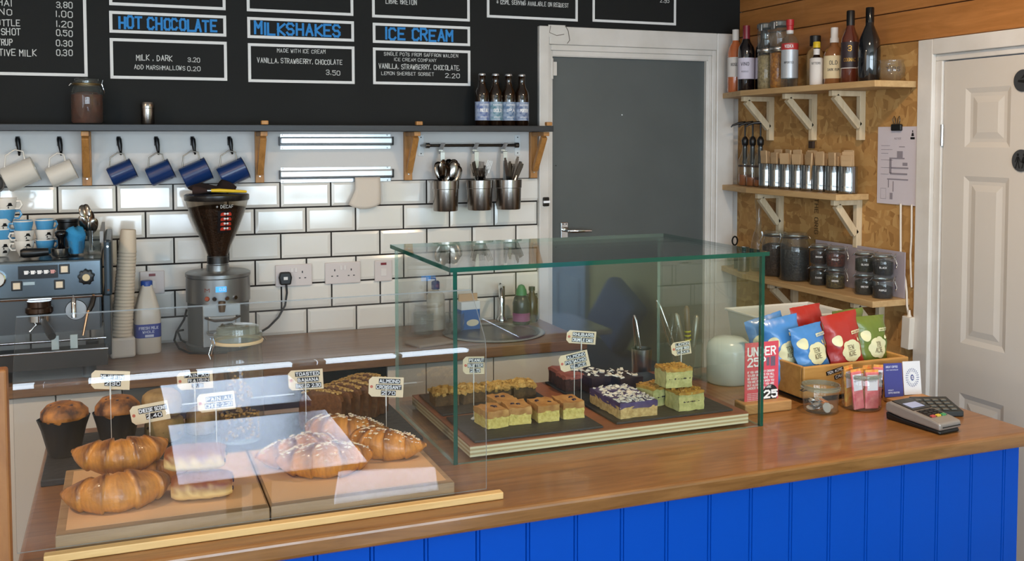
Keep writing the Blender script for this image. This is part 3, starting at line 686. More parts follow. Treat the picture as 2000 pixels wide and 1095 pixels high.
cabinet(.60, 1.19, 'steel undercounter fridge below the grinder', mat('fridge_steel', '8c8984', .35, .8), True)
cabinet(1.19, 1.50, 'black undercounter appliance between the cabinets', BLACKG, True)
cabinet(1.50, 1.649, 'narrow white base cabinet right of the black appliance'); cabinet(1.649, 1.915, 'white base cabinet left of the sink'); cabinet(1.915, 2.295, 'white base cabinet under the sink')
# round sink
sk = thing('round_sink', 'round steel sink let into the back worktop', 'sink', (2.005, -.285, .9065))
obj('rim', G().lathe([(.17, .0006), (.205, .0006), (.208, .003), (.196, .006), (.178, .004), (.17, .0008)], 48), STEEL, sk, smooth=50)
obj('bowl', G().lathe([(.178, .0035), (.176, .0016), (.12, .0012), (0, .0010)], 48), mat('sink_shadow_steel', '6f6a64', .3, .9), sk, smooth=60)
ft = thing('tap', 'chrome mixer tap behind the round sink', 'tap', (2.13, -.05, .907))
obj('column', G().lathe([(0, 0), (.022, 0), (.022, .01), (.014, .02), (.014, .15), (.016, .152), (0, .16)], 18), CHROME, ft, smooth=40)
obj('spout', G().tube([(0, 0, .13), (-.03, -.06, .165), (-.05, -.12, .15), (-.052, -.13, .12)], .009, 10), CHROME, ft, smooth=60)
# soap, carton and bottles around the sink
def bottle(name, label, cat, loc, prof, m, cap=None, capm=None, lab=None, labm=None, group=None, n=24, rz=0):
    b = thing(name, label, cat, loc, rz, group)
    obj('body', G().lathe(prof, n), m, b, smooth=50)
    if cap: obj('cap', G().lathe(cap, n), capm, b, smooth=40)
    if lab: obj('label', G().lathe([(lab[0], lab[1]), (lab[0], lab[2])], n), labm, b, smooth=60, attr='open')
    return b
FROST = mat('clear_soap', 'b9b3a2', .25)
b_ = bottle('soap_bottle', 'clear hand soap bottle with a blue pump behind the glass case', 'bottle', (1.81, -.12, .907), [(0, 0), (.036, 0), (.037, .006), (.037, .14), (.03, .152), (.013, .16), (.013, .168)], FROST, [(.017, .166), (.017, .195), (.012, .2), (0, .2)], mat('navy_pump', '23346b', .4))
obj('nozzle', G().tube([(0, 0, .2), (0, 0, .21), (-.03, 0, .212)], .004, 8), mat('navy_pump', '23346b', .4), b_, smooth=50)
for x, l, hh in ((1.735, 'clear glass pot left of the soap bottle', .085), (1.865, 'clear squat glass between soap bottle and carton', .075)):
    tag(obj('glass_pot', G().lathe([(0, .002), (.036, .002), (.04, .01), (.042, hh), (.039, hh), (.037, .012), (0, .008)], 24), JARG, None, (x, -.2, .907), smooth=50, attr='open'), l, 'glass')
ct = thing('carton', 'blue and white cardboard carton standing by the sink', 'carton', (1.937, -.16, .907), .1)
obj('box', G().box(-.042, -.03, 0, .042, .03, .112), mat('carton_blue', '2c63a8', .5), ct, bev=.002)
obj('upper_white', G().box(-.0425, -.0305, .082, .0425, .0305, .116), mat('carton_white', 'd5dbe0', .5), ct, bev=.002)
obj('gable', G().box(-.042, -.004, .115, .042, .004, .145), mat('carton_tan', 'b99a78', .6), ct)
g = G(); g.face(*[g.pt(.008+.028*cos(t*pi/9), -.0308, .028+.014*sin(t*pi/9)) for t in range(18)]); obj('printed_bowl', g, mat('carton_cream', 'd9d3bb', .6), ct)
bottle('washing_up_bottle', 'dark washing-up bottle with a green top by the sink', 'bottle', (2.18, -.15, .907), [(0, 0), (.034, 0), (.037, .006), (.037, .09), (.03, .115), (.022, .125)], mat('dark_detergent', '2d3138', .25), [(.024, .124), (.022, .145), (.012, .165), (0, .17)], mat('green_top', '2f7a4a', .4), (.0374, .015, .05), mat('magenta_label', '8a3f78', .5))
bottle('spray_bottle', 'slim dark bottle right of the washing-up bottle', 'bottle', (2.245, -.11, .907), [(0, 0), (.024, 0), (.026, .006), (.026, .10), (.012, .125), (.012, .135)], mat('amber_dark', '3a2114', .2), [(.014, .134), (.014, .15), (0, .152)], BLACK)
tag(obj('folded_cloth', G().cb((0, 0, .006), (.16, .11, .012)), mat('grey_cloth', 'a39a90', .9), None, (1.70, -.40, .907), (0, 0, .3), bev=.005), 'folded pale cloth lying on the back worktop left of the sink', 'cloth')
# paper cups and holder
CUPM = mat('cream_paper_cup', 'd9cbb6', .6)
hb = obj('cup_holder', G().box(-.042, -.038, 0, .042, .038, .075), mat('white_tub', 'd4cec6', .5), None, (.602, -.2, .907), (0, 0, .12), bev=.01, seg=3)
tag(hb, 'white square tub holding the tower of paper cups', 'tub')
N = 26
for i in range(N):
    z = .983+i*(.30/(N-1)); k = i/(N-1); last = i == N-1
    r = .0365-.0042*k
    pr = [(r*.97, 0), (r, .002), (r, .006), (r*.965, .0075), (r*.95, .0115)] if not last else [(r*.97, 0), (r, .002), (r, .006), (r*.965, .0075), (r*.80, .082), (r*.76, .084), (0, .083)]
    o = obj('paper_cup', G().lathe(pr, 24), CUPM, None, (.601+.024*k, -.2, z), (0, .075, 0), smooth=50)
    tag(o, 'topmost upside-down cream paper cup of the tall tower' if last else 'cream paper cup nested in the tall tower by the espresso machine', 'cup', 'tower of paper cups')
# milk bottle
mk = thing('milk_bottle', 'plastic milk bottle with blue cap and blue label by the wall', 'bottle', (.69, -.15, .907), .1)
MILKP = mat('milk_plastic', 'cfc6b8', .3)
def rsq(h, w, e=4):  # rounded-square wobble
    return lambda a, z: w*(1/(abs(cos(a))**e+abs(sin(a))**e)**(1/e))
obj('body', G().lathe([(0, 0), (.043, 0), (.046, .006), (.046, .14), (.042, .165), (.03, .21), (.020, .24), (.018, .25)], 32, wob=rsq(0, 1)), MILKP, mk, smooth=50)
obj('cap', G().lathe([(.021, .246), (.021, .262), (.019, .265), (0, .265)], 24), mat('blue_cap', '2b4fa0', .4), mk, smooth=40)
lb = obj('label', G().lathe([(.0465, .06), (.0465, .11)], 32, wob=rsq(0, 1)), mat('milk_label_blue', '2c3f95', .5), mk, smooth=60, attr='open')
g = G(); text(g, 'FRESH MILK', -.034, .092, .009, .066, .2, lambda x, z: (x, -.0472, z)); text(g, 'WHOLE', -.022, .078, .008, .04, .2, lambda x, z: (x, -.0472, z)); g.box(-.014, -.0475, .063, .016, -.047, .072)
obj('label_print', g, mat('pale_print', 'c9cfe6', .6), lb, attr='open')
# ---------------------------------------------------------- grinder
gr = thing('coffee_grinder', 'silver coffee grinder with a bean hopper on the back worktop', 'grinder', (.944, -.15, .907))
SIL = mat('grinder_silver', '8d8f8f', .32, .75); DGR = mat('grinder_grey', '5c605f', .45, .3)
obj('base_plate', G().lathe([(0, 0), (.118, 0), (.12, .003), (.12, .02), (.115, .024), (0, .024)], 40), DGR, gr, smooth=40)
obj('body', G().lathe([(.112, .024), (.112, .18)], 48), DGR, gr, smooth=60)
obj('collar', G().lathe([(.112, .176), (.117, .178), (.117, .268), (.115, .27), (.119, .272), (.119, .284), (.112, .288), (0, .292)], 48), SIL, gr, smooth=35)
fp = obj('front_plate', G().box(-.067, -.135, .026, .067, -.10, .18), mat('grinder_front', 'a2a5a4', .3, .6), gr, bev=.003)
dp = obj('display', G().box(-.019, -.1195, .224, .019, -.112, .244), mat('display_blue', '3f9ae0', .3, emit=('3fa0ff', 1.3)), gr)
g = G(); text(g, '0.0', -.006, .229, .010, .02, .16, lambda x, z: (x, -.1202, z)); obj('display_digits', g, INK, dp, attr='open')
for x, m_ in ((-.05, 'a3543a'), (-.023, None), (.02, None), (.052, None)):
    a = x/.117; bt = obj('button', G().at((.117*sin(a), -.117*cos(a), .2), rz=a, rx=pi/2).lathe([(0, .006), (.007, .006), (.009, .003), (.009, 0)], 16), CHROME if not m_ else mat('red_button', m_, .4), gr, smooth=40)
g = G(); f = cylmap(.1175); text(g, 'M', -.058, .225, .012, .016, .2, f); obj('maker_mark', g, mat('mark_red', '7a3f35', .5), gr, attr='open')
ff = obj('fork_holder', G().box(-.05, -.15, .085, .05, -.134, .14), mat('fork_holder_grey', '9fa3a3', .3, .5), fp, bev=.006)
obj('push_button', G().at((0, -.15, .105), rx=pi/2).lathe([(0, .006), (.008, .006), (.01, .003), (.01, 0)], 16), CHROME, fp, smooth=40)
obj('spout', G().at((0, -.145, .165)).lathe([(.013, .028), (.013, .01), (.01, -.01), (0, -.01)], 16), mat('spout_brown', '6d5a46', .4, .5), fp, smooth=40)
obj('fork_arm', G().tube([(-.052, -.14, .137), (-.06, -.17, .14), (-.03, -.185, .13), (.03, -.185, .13), (.06, -.17, .14), (.052, -.14, .137)], .004, 8), mat('fork_dark', '4f4a45', .35, .7), fp, smooth=50)
obj('drip_ring', G().tube([(-.052, -.14, .084), (-.05, -.17, .08), (0, -.19, .078), (.05, -.17, .08), (.052, -.14, .084)], .004, 8), SIL, fp, smooth=50)
obj('neck', G().lathe([(.042, .288), (.042, .312), (.037, .315), (.037, .34), (.04, .344)], 32), SIL, gr, smooth=35)
HOPG = glass('smoked_hopper', (.80, .76, .70), 1.5, 0, '3a2a1c', .12)
HOP = [(.036, .334), (.038, .35), (.05, .385), (.075, .44), (.098, .50), (.112, .55), (.1165, .562)]
hop = obj('hopper', G().lathe(HOP, 48), HOPG, gr, smooth=60, attr='open')
BEANS = mat('coffee_beans', '3a2114', .4, noise=(160, .2), col2='170b06', bump=(150, 1.0))
obj('beans', G().lathe([(0, .336), (.033, .337), (.036, .352), (.047, .386), (.071, .44), (.094, .50), (.104, .528), (.06, .535), (0, .54)], 40), BEANS, gr, smooth=50)
obj('throat', G().lathe([(.04, .318), (.0385, .345), (.0375, .348)], 32), BLACK, gr, smooth=60)
lid = obj('hopper_lid', G().lathe([(.1165, .556), (.1185, .56), (.1185, .576), (.112, .58), (.06, .582), (0, .583)], 48), mat('smoked_lid', '1f1c1b', .25), gr, smooth=35)
# sticker on the hopper
def hopmap(x, z):
    for (r0, z0), (r1, z1) in zip(HOP, HOP[1:]):
        if z0 <= z <= z1: rr_ = r0+(r1-r0)*(z-z0)/(z1-z0); break
    else: rr_ = .1165
    a = -pi/2+x/rr_; return ((rr_+.0012)*cos(a), (rr_+.0012)*sin(a), z)
g = G()
def hp(x0, z0, x1, z1, n=5):
    for i in range(n):
        xa, xb = x0+(x1-x0)*i/n, x0+(x1-x0)*(i+1)/n
        for k in range(3):
            za, zb = z0+(z1-z0)*k/3, z0+(z1-z0)*(k+1)/3
            g.face(*[g.pt(*hopmap(*q)) for q in ((xa, za), (xb, za), (xb, zb), (xa, zb))])
hp(-.006, .438, .045, .522); obj('sticker', g, mat('sticker_black', '141012', .4), hop, attr='open', smooth=60)
_hm = hopmap
def hopmap2(x, z, d=.0008): p = V(_hm(x, z)); n_ = V((p.x, p.y, 0)).normalized(); return p+n_*d
g = G(); g2 = G()
for r_ in range(4):
    zz = .447+r_*.0185
    for k, (xa, xb) in enumerate(((.004, .022), (.026, .044))):
        g.face(*[g.pt(*hopmap2(*q)) for q in ((xa, zz), (xb, zz), (xb, zz+.007), (xb-.004, zz+.013), (xa+.004, zz+.012), (xa, zz+.008))])
        cx = xb-.003 if k == 0 else xa+.003
        g2.face(*[g2.pt(*hopmap2(cx+.0045*cos(t*pi/4), zz+.008+.004*sin(t*pi/4), .0014)) for t in range(8)])
obj('sticker_red_shapes', g, mat('sticker_red', 'b93a28', .4), hop, attr='open'); obj('sticker_white_dots', g2, INK, hop, attr='open')
g = G(); text(g, '+ DECAF', -.012, .532, .011, .062, .13, lambda x, z: hopmap2(x, z, .0012), .05); obj('hand_lettering', g, CHT, hop, attr='open')
# bag of grounds and brush on the lid
bgm = mat('dark_brown_cloth', '241310', .9)
g = G(); n = 16
for i in range(9):
    for k in range(n):
        a = 2*pi*k/n; rr_ = .1*sin(pi*(i+.3)/9.3)**.6; hh = .012*i/8*(2+1.3*sin(a*2+1)+.8*sin(3*a))
        g.pt(-.005+rr_*cos(a)*1.05*(1-.5*i/8*.6), rr_*.7*sin(a)*(1-.3*i/8), .585+hh)
for i in range(8):
    for k in range(n): g.face(i*n+k, i*n+(k+1) % n, (i+1)*n+(k+1) % n, (i+1)*n+k)
g.face(*range(8*n, 9*n)); g.face(*reversed(range(n)))
cl = obj('cloth', g, bgm, None, (.935, -.135, .9068), smooth=80); tag(cl, 'crumpled dark brown cloth lying on the grinder lid', 'cloth')
br = thing('brush', 'yellow-handled brush lying on the grinder lid', 'brush', (.945, -.235, 1.497))
obj('handle', G().tube([(-.028, 0, .006), (.0, 0, .006), (.05, .0, .003), (.095, .004, 0), (.1, .004, 0)], [.006, .007, .006, .005, .003], 10), mat('yellow_handle', 'e0b81c', .35), br, smooth=60)
obj('ferrule', G().tube([(-.042, 0, .006), (-.028, 0, .006)], .0055, 10), STEEL, br, smooth=60)
obj('bristles', G().tube([(-.09, .012, .008), (-.06, .003, .007), (-.042, 0, .006)], [.016, .012, .006], 10), mat('dark_bristle', '2b1712', .9), br, smooth=60)
gc = obj('grinder_cable', G().tube([(.82, -.10, .97), (.795, -.09, .965), (.785, -.11, .935), (.80, -.16, .9125), (.83, -.25, .9115), (.90, -.285, .9115), (.96, -.29, .9115)], .004, 8).tube([(.835, -.05, 1.04), (.825, -.045, 1.0), (.80, -.05, .96), (.812, -.06, .925), (.835, -.07, .9115)], .004, 8), BLACK, smooth=60)
tag(gc, 'black looped cable on the worktop beside the grinder', 'cable')
# ---------------------------------------------------------- espresso machine
em = thing('espresso_machine', 'steel espresso machine with gauge and cup buttons at the left', 'coffee machine', (.2, -.3, .907))
ES = mat('machine_steel', '75828a', .22, .85, noise=(3, .3), col2='566068'); ESD = mat('machine_dark', '3f4549', .3, .7)
Y0 = -.17                                                     # panel face relative to the root (world -.47)
obj('top', G().box(-.62, Y0+.01, .376, .345, .26, .388), ES, em, bev=.004)
fp = obj('front_panel', G().box(-.62, Y0, .268, .345, Y0+.03, .388), ES, em, bev=.006)
obj('panel_lip', G().box(-.62, Y0-.006, .261, .345, Y0+.02, .269), CHROME, em, bev=.002)
obj('boiler_body', G().box(-.62, Y0+.05, .15, .34, .26, .376), ESD, em)
obj('backsplash', G().box(-.62, Y0+.012, .15, .335, Y0+.049, .262), mat('splash_steel', '5a5c5d', .3, .8), em)
sp = obj('side_panel', G().box(.352, Y0-.02, .265, .376, .26, .452), mat('side_panel_slate', '26343e', .35, .3), em, bev=.008)
for z in (.285, .43): obj('screw', G().at((.364, Y0-.0205, z), rx=pi/2).cyl((0, 0, 0), .004, .002, 10), CHROME, sp)
obj('side_plate', G().box(.346, Y0+.02, .06, .37, .2, .264), ESD, em, bev=.003)
obj('tray_rim', G().box(.34, Y0+.02, .44, .351, .26, .478), mat('grey_tab', '8e9091', .5), em)
ds = obj('display_panel', G().box(.094, Y0-.003, .332, .212, Y0+.001, .375), mat('display_black', '101214', .25), em)
for k in range(5):                                            # cup icons
    x = .112+k*.0195; g = G(); g.prism([], 0, 0) if 0 else None
    g.face(*[g.pt(x+a, Y0-.0036, .347+b) for a, b in ((0, 0), (.010, 0), (.0125, .012), (-.001, .012))]); g.tube([(x+.011, Y0-.004, .350), (x+.0155, Y0-.004, .353), (x+.012, Y0-.004, .357)], .001, 5)
    obj('cup_icon', g, mat('icon_red', 'c9908a', .5) if k == 4 else INK, ds)
for x, z in ((.231, .359), (.089, .311), (.215, .309)):
    b_ = obj('button_bezel', G().box(x-.016, Y0-.004, z-.016, x+.016, Y0+.001, z+.016), BLACK, em, bev=.002)
    obj('button', G().box(x-.0105, Y0-.007, z-.0105, x+.0105, Y0-.003, z+.0105), mat('cream_button', 'd9c9ae', .4), b_, bev=.001)
obj('nameplate', G().box(.108, Y0-.002, .312, .142, Y0, .322), mat('plate_pale', '9fb3bd', .4), em)
kn = obj('steam_knob', G().at((.297, Y0, .331), rx=pi/2).lathe([(0, .028), (.016, .028), (.022, .026), (.025, .018), (.025, .008), (.018, 0)], 36, wob=lambda a, z: 1+.07*(1 if sin(9*a) > 0 else -1)*(1 if z < .027 else 0)), BLACK, em, smooth=30)
obj('knob_cap', G().at((.297, Y0-.028, .331), rx=pi/2).lathe([(0, .002), (.011, .002), (.012, 0)], 24), mat('knob_cap_cream', 'c7b58c', .4), kn, smooth=40)
gg_ = obj('pressure_gauge', G().at((.032, Y0, .336), rx=pi/2).lathe([(.024, .002), (.027, .004), (.027, .012), (.023, .014), (.0225, .010)], 32), CHROME, em, smooth=40)
obj('gauge_face', G().at((.032, Y0, .336), rx=pi/2).lathe([(0, .010), (.023, .010)], 28), mat('gauge_white', 'd3d3cf', .5), gg_)
obj('gauge_needle', G().box(.031, Y0-.0115, .336, .033, Y0-.0105, .354), BLACK, gg_)
# group head with portafilter, water spout, steam wand
gh = obj('group_head', G().at((.155, Y0-.02, .262)).lathe([(0, 0), (.036, 0), (.036, -.018), (.042, -.022), (.042, -.036), (.03, -.05), (0, -.05)], 28), mat('group_bronze', '4b3a2f', .25, .8), em, smooth=40)
pf = obj('portafilter', G().at((.155, Y0-.02, .212)).lathe([(.03, .008), (.034, .004), (.034, -.016), (.02, -.026), (0, -.028)], 24), CHROME, em, smooth=40)
obj('handle', G().tube([(.168, Y0-.05, .2), (.178, Y0-.085, .19), (.195, Y0-.15, .175), (.2, Y0-.172, .17)], [.009, .012, .014, .012], 12), BLACK, pf, smooth=60)
obj('spouts', G().tube([(.15, Y0-.03, .188), (.14, Y0-.035, .18), (.126, Y0-.04, .165)], .004, 8).tube([(.16, Y0-.03, .188), (.17, Y0-.035, .18), (.184, Y0-.035, .168)], .004, 8), CHROME, pf, smooth=60)
obj('water_spout', G().tube([(.257, Y0+.005, .266), (.257, Y0-.015, .245), (.257, Y0-.018, .2)], .008, 12), CHROME, em, smooth=60)
sw_ = obj('steam_wand', G().tube([(.318, Y0, .268), (.312, Y0-.02, .24), (.298, Y0-.03, .21), (.284, Y0-.04, .142)], [.006, .005, .0045, .004], 10), mat('wand_copper', 'b98d66', .22, .9), em, smooth=60)
obj('wand_grip', G().tube([(.318, Y0-.004, .262), (.312, Y0-.022, .238), (.303, Y0-.028, .222)], .0085, 10), BLACK, sw_, smooth=60)
obj('outlet_disc', G().at((.263, Y0+.012, .22), rx=pi/2).lathe([(0, .003), (.032, .003), (.034, 0)], 28), STEEL, em, smooth=40)
tr_ = obj('drip_tray', G().box(-.62, -.235, .045, .358, -.228, .098).box(-.62, -.228, .045, .358, .1, .052).box(.351, -.228, .052, .358, .1, .098), mat('tray_dark_steel', '4a4744', .3, .7), em)
obj('tray_front_rail', G().tube([(-.62, -.235, .1), (.36, -.235, .1)], .004, 8), CHROME, tr_, smooth=50)
obj('tray_rear_rail', G().tube([(-.62, -.195, .128), (.354, -.195, .128)], .0045, 8), CHROME, tr_, smooth=50)
obj('tray_inner', G().box(-.62, -.20, .06, .35, -.1, .075), mat('tray_brown', '5b4a3c', .3, .5), tr_)
for x in (.2, .256): obj('tray_clip', G().box(x-.011, -.2, .1, x+.011, -.19, .145), mat('clip_white', 'aebfc2', .4), tr_)
for x in (-.5, .3):
    for y in (-.18, .2): obj('foot', G().cyl((x, y, 0), .022, .046, 14), BLACK, em, smooth=40)
# ---------------------------------------------------------- things on the machine
ZM = .907+.3885
CB = mat('cup_blue_glaze', '4f97c4', .12, coat=.6); CW = mat('cup_white_glaze', 'ddd7cd', .14, coat=.5)
def cup(loc, label, m, rz=0, up=False, s=1, logo=True, h_=.052):
    c = thing('coffee_cup', label, 'cup', loc, group='espresso cups stacked on the machine'); r = .031*s; h = h_*s
    pr = [(0, .001), (r*.55, .001), (r*.58, .004), (r*.86, h*.42), (r, h*.8), (r*1.01, h), (r*.96, h), (r*.8, h*.4), (r*.5, .008), (0, .007)]
    if m is CB:
        obj('body', G().lathe(pr, 30), [CB], c, smooth=50)
        obj('white_rim', G().lathe([(r*1.012, h*.93), (r*1.015, h), (r*.96, h*1.005)], 30), CW, c, smooth=50)
    else: obj('body', G().lathe(pr, 30), m, c, smooth=50)
    g = G(); a = rz; pts = [(r*.9, .80*h), (r*1.35, .82*h), (r*1.5, .6*h), (r*1.25, .38*h), (r*.85, .38*h)]
    g.tube([(q*cos(a), q*sin(a), z) for q, z in pts], .0035*s, 8); obj('handle', g, m, c, smooth=60)
    if logo and m is CW:
        g = G(); f = lambda x, z: ((r*(.80+.22*min(1, z/h*1.05))+.0012)*cos(-pi/2+.45+x/r), (r*(.80+.22*min(1, z/h*1.05))+.0012)*sin(-pi/2+.45+x/r), z)
        for pl_ in ([(-.012, .032), (.012, .032), (.008, .036), (.005, .043), (-.004, .043), (-.006, .036)], [(-.008, .012), (.009, .012), (.007, .02), (.001, .022), (-.006, .02)], [(-.006, .024), (-.002, .024), (-.003, .031), (-.006, .031)]):
            g.face(*[g.pt(*f(*q)) for q in pl_])
        obj('printed_logo', g, BLACK, c, attr='open')
    return c
ZC = ZM+.002
for (x, y, z, m, l, rz) in ((.30, -.3, 0, CW, 'white espresso cup at the bottom of the middle stack', pi), (.30, -.3, .035, CW, 'white espresso cup in the middle of the middle stack', pi), (.298, -.3, .068, CB, 'blue espresso cup on top of the middle stack', pi),
        (.362, -.27, .0, CB, 'blue espresso cup at the bottom of the right stack', .6), (.362, -.27, .034, CW, 'white espresso cup in the middle of the right stack', .6), (.362, -.27, .068, CB, 'blue espresso cup on top of the right stack', .6),
        (.228, -.28, .0, CW, 'white cup at the bottom of the left-hand cup stack', .2), (.228, -.28, .036, CB, 'lower blue cup of the left-hand cup stack', .2), (.228, -.28, .07, CW, 'white cup in the middle of the left-hand cup stack', .2), (.24, -.28, .104, CB, 'upper blue cup of the left-hand cup stack', .2), (.245, -.28, .138, CW, 'white cup crowning the left-hand cup stack', -.2)):
    cup((x, y, ZC+z), l, m, rz, s=1.12 if x < .29 else 1)
pf = thing('portafilter_spare', 'spare portafilter with a thick black handle lying on the machine', 'portafilter', (.34, -.39, ZC+.016))
obj('handle', G().tube([(-.045, 0, .002), (-.035, 0, .002), (.0, 0, .002), (.04, .002, .004)], [.011, .016, .0155, .012], 14), BLACK, pf, smooth=60)
obj('basket', G().at((.075, .02, 0)).lathe([(0, -.014), (.022, -.014), (.028, -.008), (.03, .012), (.028, .012), (.026, -.004), (0, -.008)], 22), STEEL, pf, smooth=40)
tp = thing('tamper', 'black-handled tamper with a steel base on the machine', 'tamper', (.418, -.36, ZC))
obj('base', G().lathe([(0, 0), (.027, 0), (.028, .002), (.028, .01), (.012, .014), (0, .014)], 24), CHROME, tp, smooth=40)
obj('handle', G().lathe([(.010, .013), (.011, .02), (.012, .06), (.02, .07), (.021, .08), (.012, .087), (0, .088)], 20), BLACKG, tp, smooth=60)
gl = obj('spoon_glass', G().lathe([(0, .002), (.028, .002), (.031, .08), (.0295, .08), (.027, .006), (0, .005)], 24), JARG, None, (.512, -.3, ZC), smooth=50, attr='open'); tag(gl, 'drinking glass full of teaspoons on the machine', 'glass')
gl = obj('spoon_glass', G().lathe([(0, .002), (.024, .002), (.027, .06), (.0255, .06), (.023, .006), (0, .005)], 24), JARG, None, (.462, -.34, ZC), smooth=50, attr='open'); tag(gl, 'glass with a blue cloth tucked in on the machine', 'glass')
for i in range(8):
    g = G(); a = R.uniform(0, 6.28); q = R.uniform(.2, 1)
    spoon(g, (.512-.01*cos(a), -.3-.01*sin(a), ZC+.01), (.500+.042*q*cos(a), -.3+.028*sin(a), ZC+R.uniform(.10, .165)), .95, R.uniform(-.7, .7))
    tag(obj('teaspoon', g, CUT, smooth=40), 'teaspoon standing in the glass on the espresso machine', 'spoon', 'teaspoons in the glass on the machine')
g = G(); n = 14
for i in range(7):
    for k in range(n):
        a = 2*pi*k/n; rr_ = (.023, .025, .026, .031, .034, .025, .01)[i]; g.pt(rr_*cos(a)*(1+.12*sin(3*a+i)), rr_*sin(a)*(1+.12*cos(4*a)), .006+(.0, .02, .04, .058, .07, .082, .086)[i]+.008*sin(2*a)*(i > 2))
for i in range(6):
    for k in range(n): g.face(i*n+k, i*n+(k+1) % n, (i+1)*n+(k+1) % n, (i+1)*n+k)
g.face(*range(6*n, 7*n)); o = obj('blue_cloth', g, mat('blue_microfibre', '2f87b8', .9, bump=(200, .5)), None, (.462, -.34, ZC), smooth=80); tag(o, 'bright blue cleaning cloth stuffed into a glass on the machine', 'cloth')
o = obj('black_tub', G().lathe([(0, 0), (.03, 0), (.034, .004), (.036, .1), (.04, .104), (.04, .112), (0, .114)], 24), BLACK, None, (.43, -.17, ZC), smooth=40); tag(o, 'black tub behind the tamper on the machine', 'tub')
# ============================================================ RIGHT WALL SHELVES
def rshelf(z, yend, xf, label, yc=-.29):
    t = .024; x0 = XR-.001
    g = G().prism([(x0, -.003), (3.262, -.003), (xf, yc), (xf, yend), (x0, yend)], z-t, z)
    tag(obj('wall_shelf', g, PALE2, bev=.002), label, 'shelf')
PALE2 = wood('pale_shelf_wood', 'c9a878', 'b38f5f', .5, (14, 1.4, 14), 3)
rshelf(1.904, -1.137, 3.17, 'top pale wooden shelf of bottles on the strand board wall')
rshelf(1.473, -.893, 3.205, 'middle pale wooden shelf of tins on the strand board wall')
rshelf(1.089, -1.122, 3.19, 'bottom pale wooden shelf of jars on the strand board wall')
def rbracket(y, z, zb, dx, label):
    b = thing('shelf_bracket', label, 'bracket', (XR, y, z-.0245), group='pale brackets of the right wall shelves'); w = .011; h = z-.0245-zb
    obj('upright', G().box(-.028, -w, -h, -.0005, w, -.0005), PALEV, b, bev=.0015)
    obj('arm', G().box(-dx, -w, -.022, -.028, w, -.0005), PALEV, b, bev=.0015)
    x1, z1, x2, z2 = -.026, -h*.72, -dx+.02, -.022; a = .014
    g = G(); L = math.hypot(x2-x1, z2-z1); nx, nz = -(z2-z1)/L*a, (x2-x1)/L*a
    P = [(x1+nx, z1+nz), (x1-nx, z1-nz), (x2-nx, z2-nz), (x2+nx, z2+nz)]
    A = [g.pt(x, -w, z_) for x, z_ in P]; B = [g.pt(x, w, z_) for x, z_ in P]
    g.face(*A); g.face(*reversed(B))
    for k in range(4): g.face(A[k], A[(k+1) % 4], B[(k+1) % 4], B[k])
    obj('strut', g, PALEV, b, bev=.001)
rbracket(-.262, 1.904, 1.683, .165, 'pale bracket under the top shelf, nearest the corner'); rbracket(-.56, 1.904, 1.684, .165, 'pale bracket in the middle under the top shelf'); rbracket(-.855, 1.904, 1.685, .165, 'pale bracket under the near end of the top shelf')
rbracket(-.34, 1.473, 1.262, .14, 'pale bracket under the far part of the middle shelf'); rbracket(-.845, 1.473, 1.255, .14, 'pale bracket under the near end of the middle shelf')
rbracket(-.45, 1.089, .90, .15, 'pale bracket under the far part of the bottom shelf'); rbracket(-.98, 1.089, .88, .15, 'pale bracket under the near end of the bottom shelf')
tag(obj('cable_clip', G().cb((0, 0, 0), (.012, .03, .03)), mat('dark_brown_block', '3a2a20', .6), None, (XR-.007, -.545, 1.665), bev=.002), 'small dark clip under the middle top bracket', 'clip')
# bottles on the top shelf
Z1 = 1.9045
def lab_map(r, cx=0): return cylmap(r, 0, -pi/2-.5)
def lettered(b, r, z, s, h, w_, m=None, sw=.14, a0=-pi/2-.75):
    f = cylmap(r+.0005, 0, a0); g = G(); text(g, s, -w_/2, z, h, w_, sw, f); obj('label_print', g, m or mat('print_dark', '2b2a30', .6), b, attr='open')
ROSE = mat('rose_wine', 'b9653a', .12, coat=.8); LABW = mat('label_white', 'd8d2cc', .6); LABC = mat('label_cream', 'd6c39b', .6)
b = bottle('wine_bottle', 'rose wine bottle with white capsule, furthest in the corner', 'bottle', (3.262, -.115, Z1), [(0, 0), (.034, 0), (.036, .005), (.036, .18), (.03, .205), (.016, .23), (.0135, .25), (.0135, .285)], ROSE, [(.0148, .235), (.0152, .24), (.0152, .288), (0, .289)], LABW, (.0364, .07, .16), LABW); lettered(b, .0366, .12, 'ROSE', .012, .03)
DW = mat('dark_wine_glass', '120c0e', .1, coat=1)
def wine(loc, label, capc, lw=True):
    b = bottle('wine_bottle', label, 'bottle', loc, [(0, 0), (.035, 0), (.0375, .005), (.0375, .18), (.034, .20), (.02, .222), (.0145, .24), (.0145, .292)], DW, [(.0155, .232), (.0158, .238), (.0158, .296), (0, .297)], mat('capsule_'+capc, capc, .35), (.038, .055, .15), mat('label_lilac', 'cfc8d6', .6))
    lettered(b, .0382, .115, 'VINO', .014, .036); lettered(b, .0382, .085, 'ROSSO', .006, .03); return b
wine((3.255, -.21, Z1), 'red wine bottle with a dark red capsule and lilac label', '7c1f2c'); wine((3.318, -.255, Z1), 'second red wine bottle, half hidden by the tall jars', '2a1418')
CORN = mat('popcorn_kernels', 'd08a2c', .5, noise=(90, .3), col2='8a4c12', bump=(90, 1)); PALEK = mat('pale_grains', 'b5a074', .6, noise=(90, .3), col2='7c6a46', bump=(90, 1))
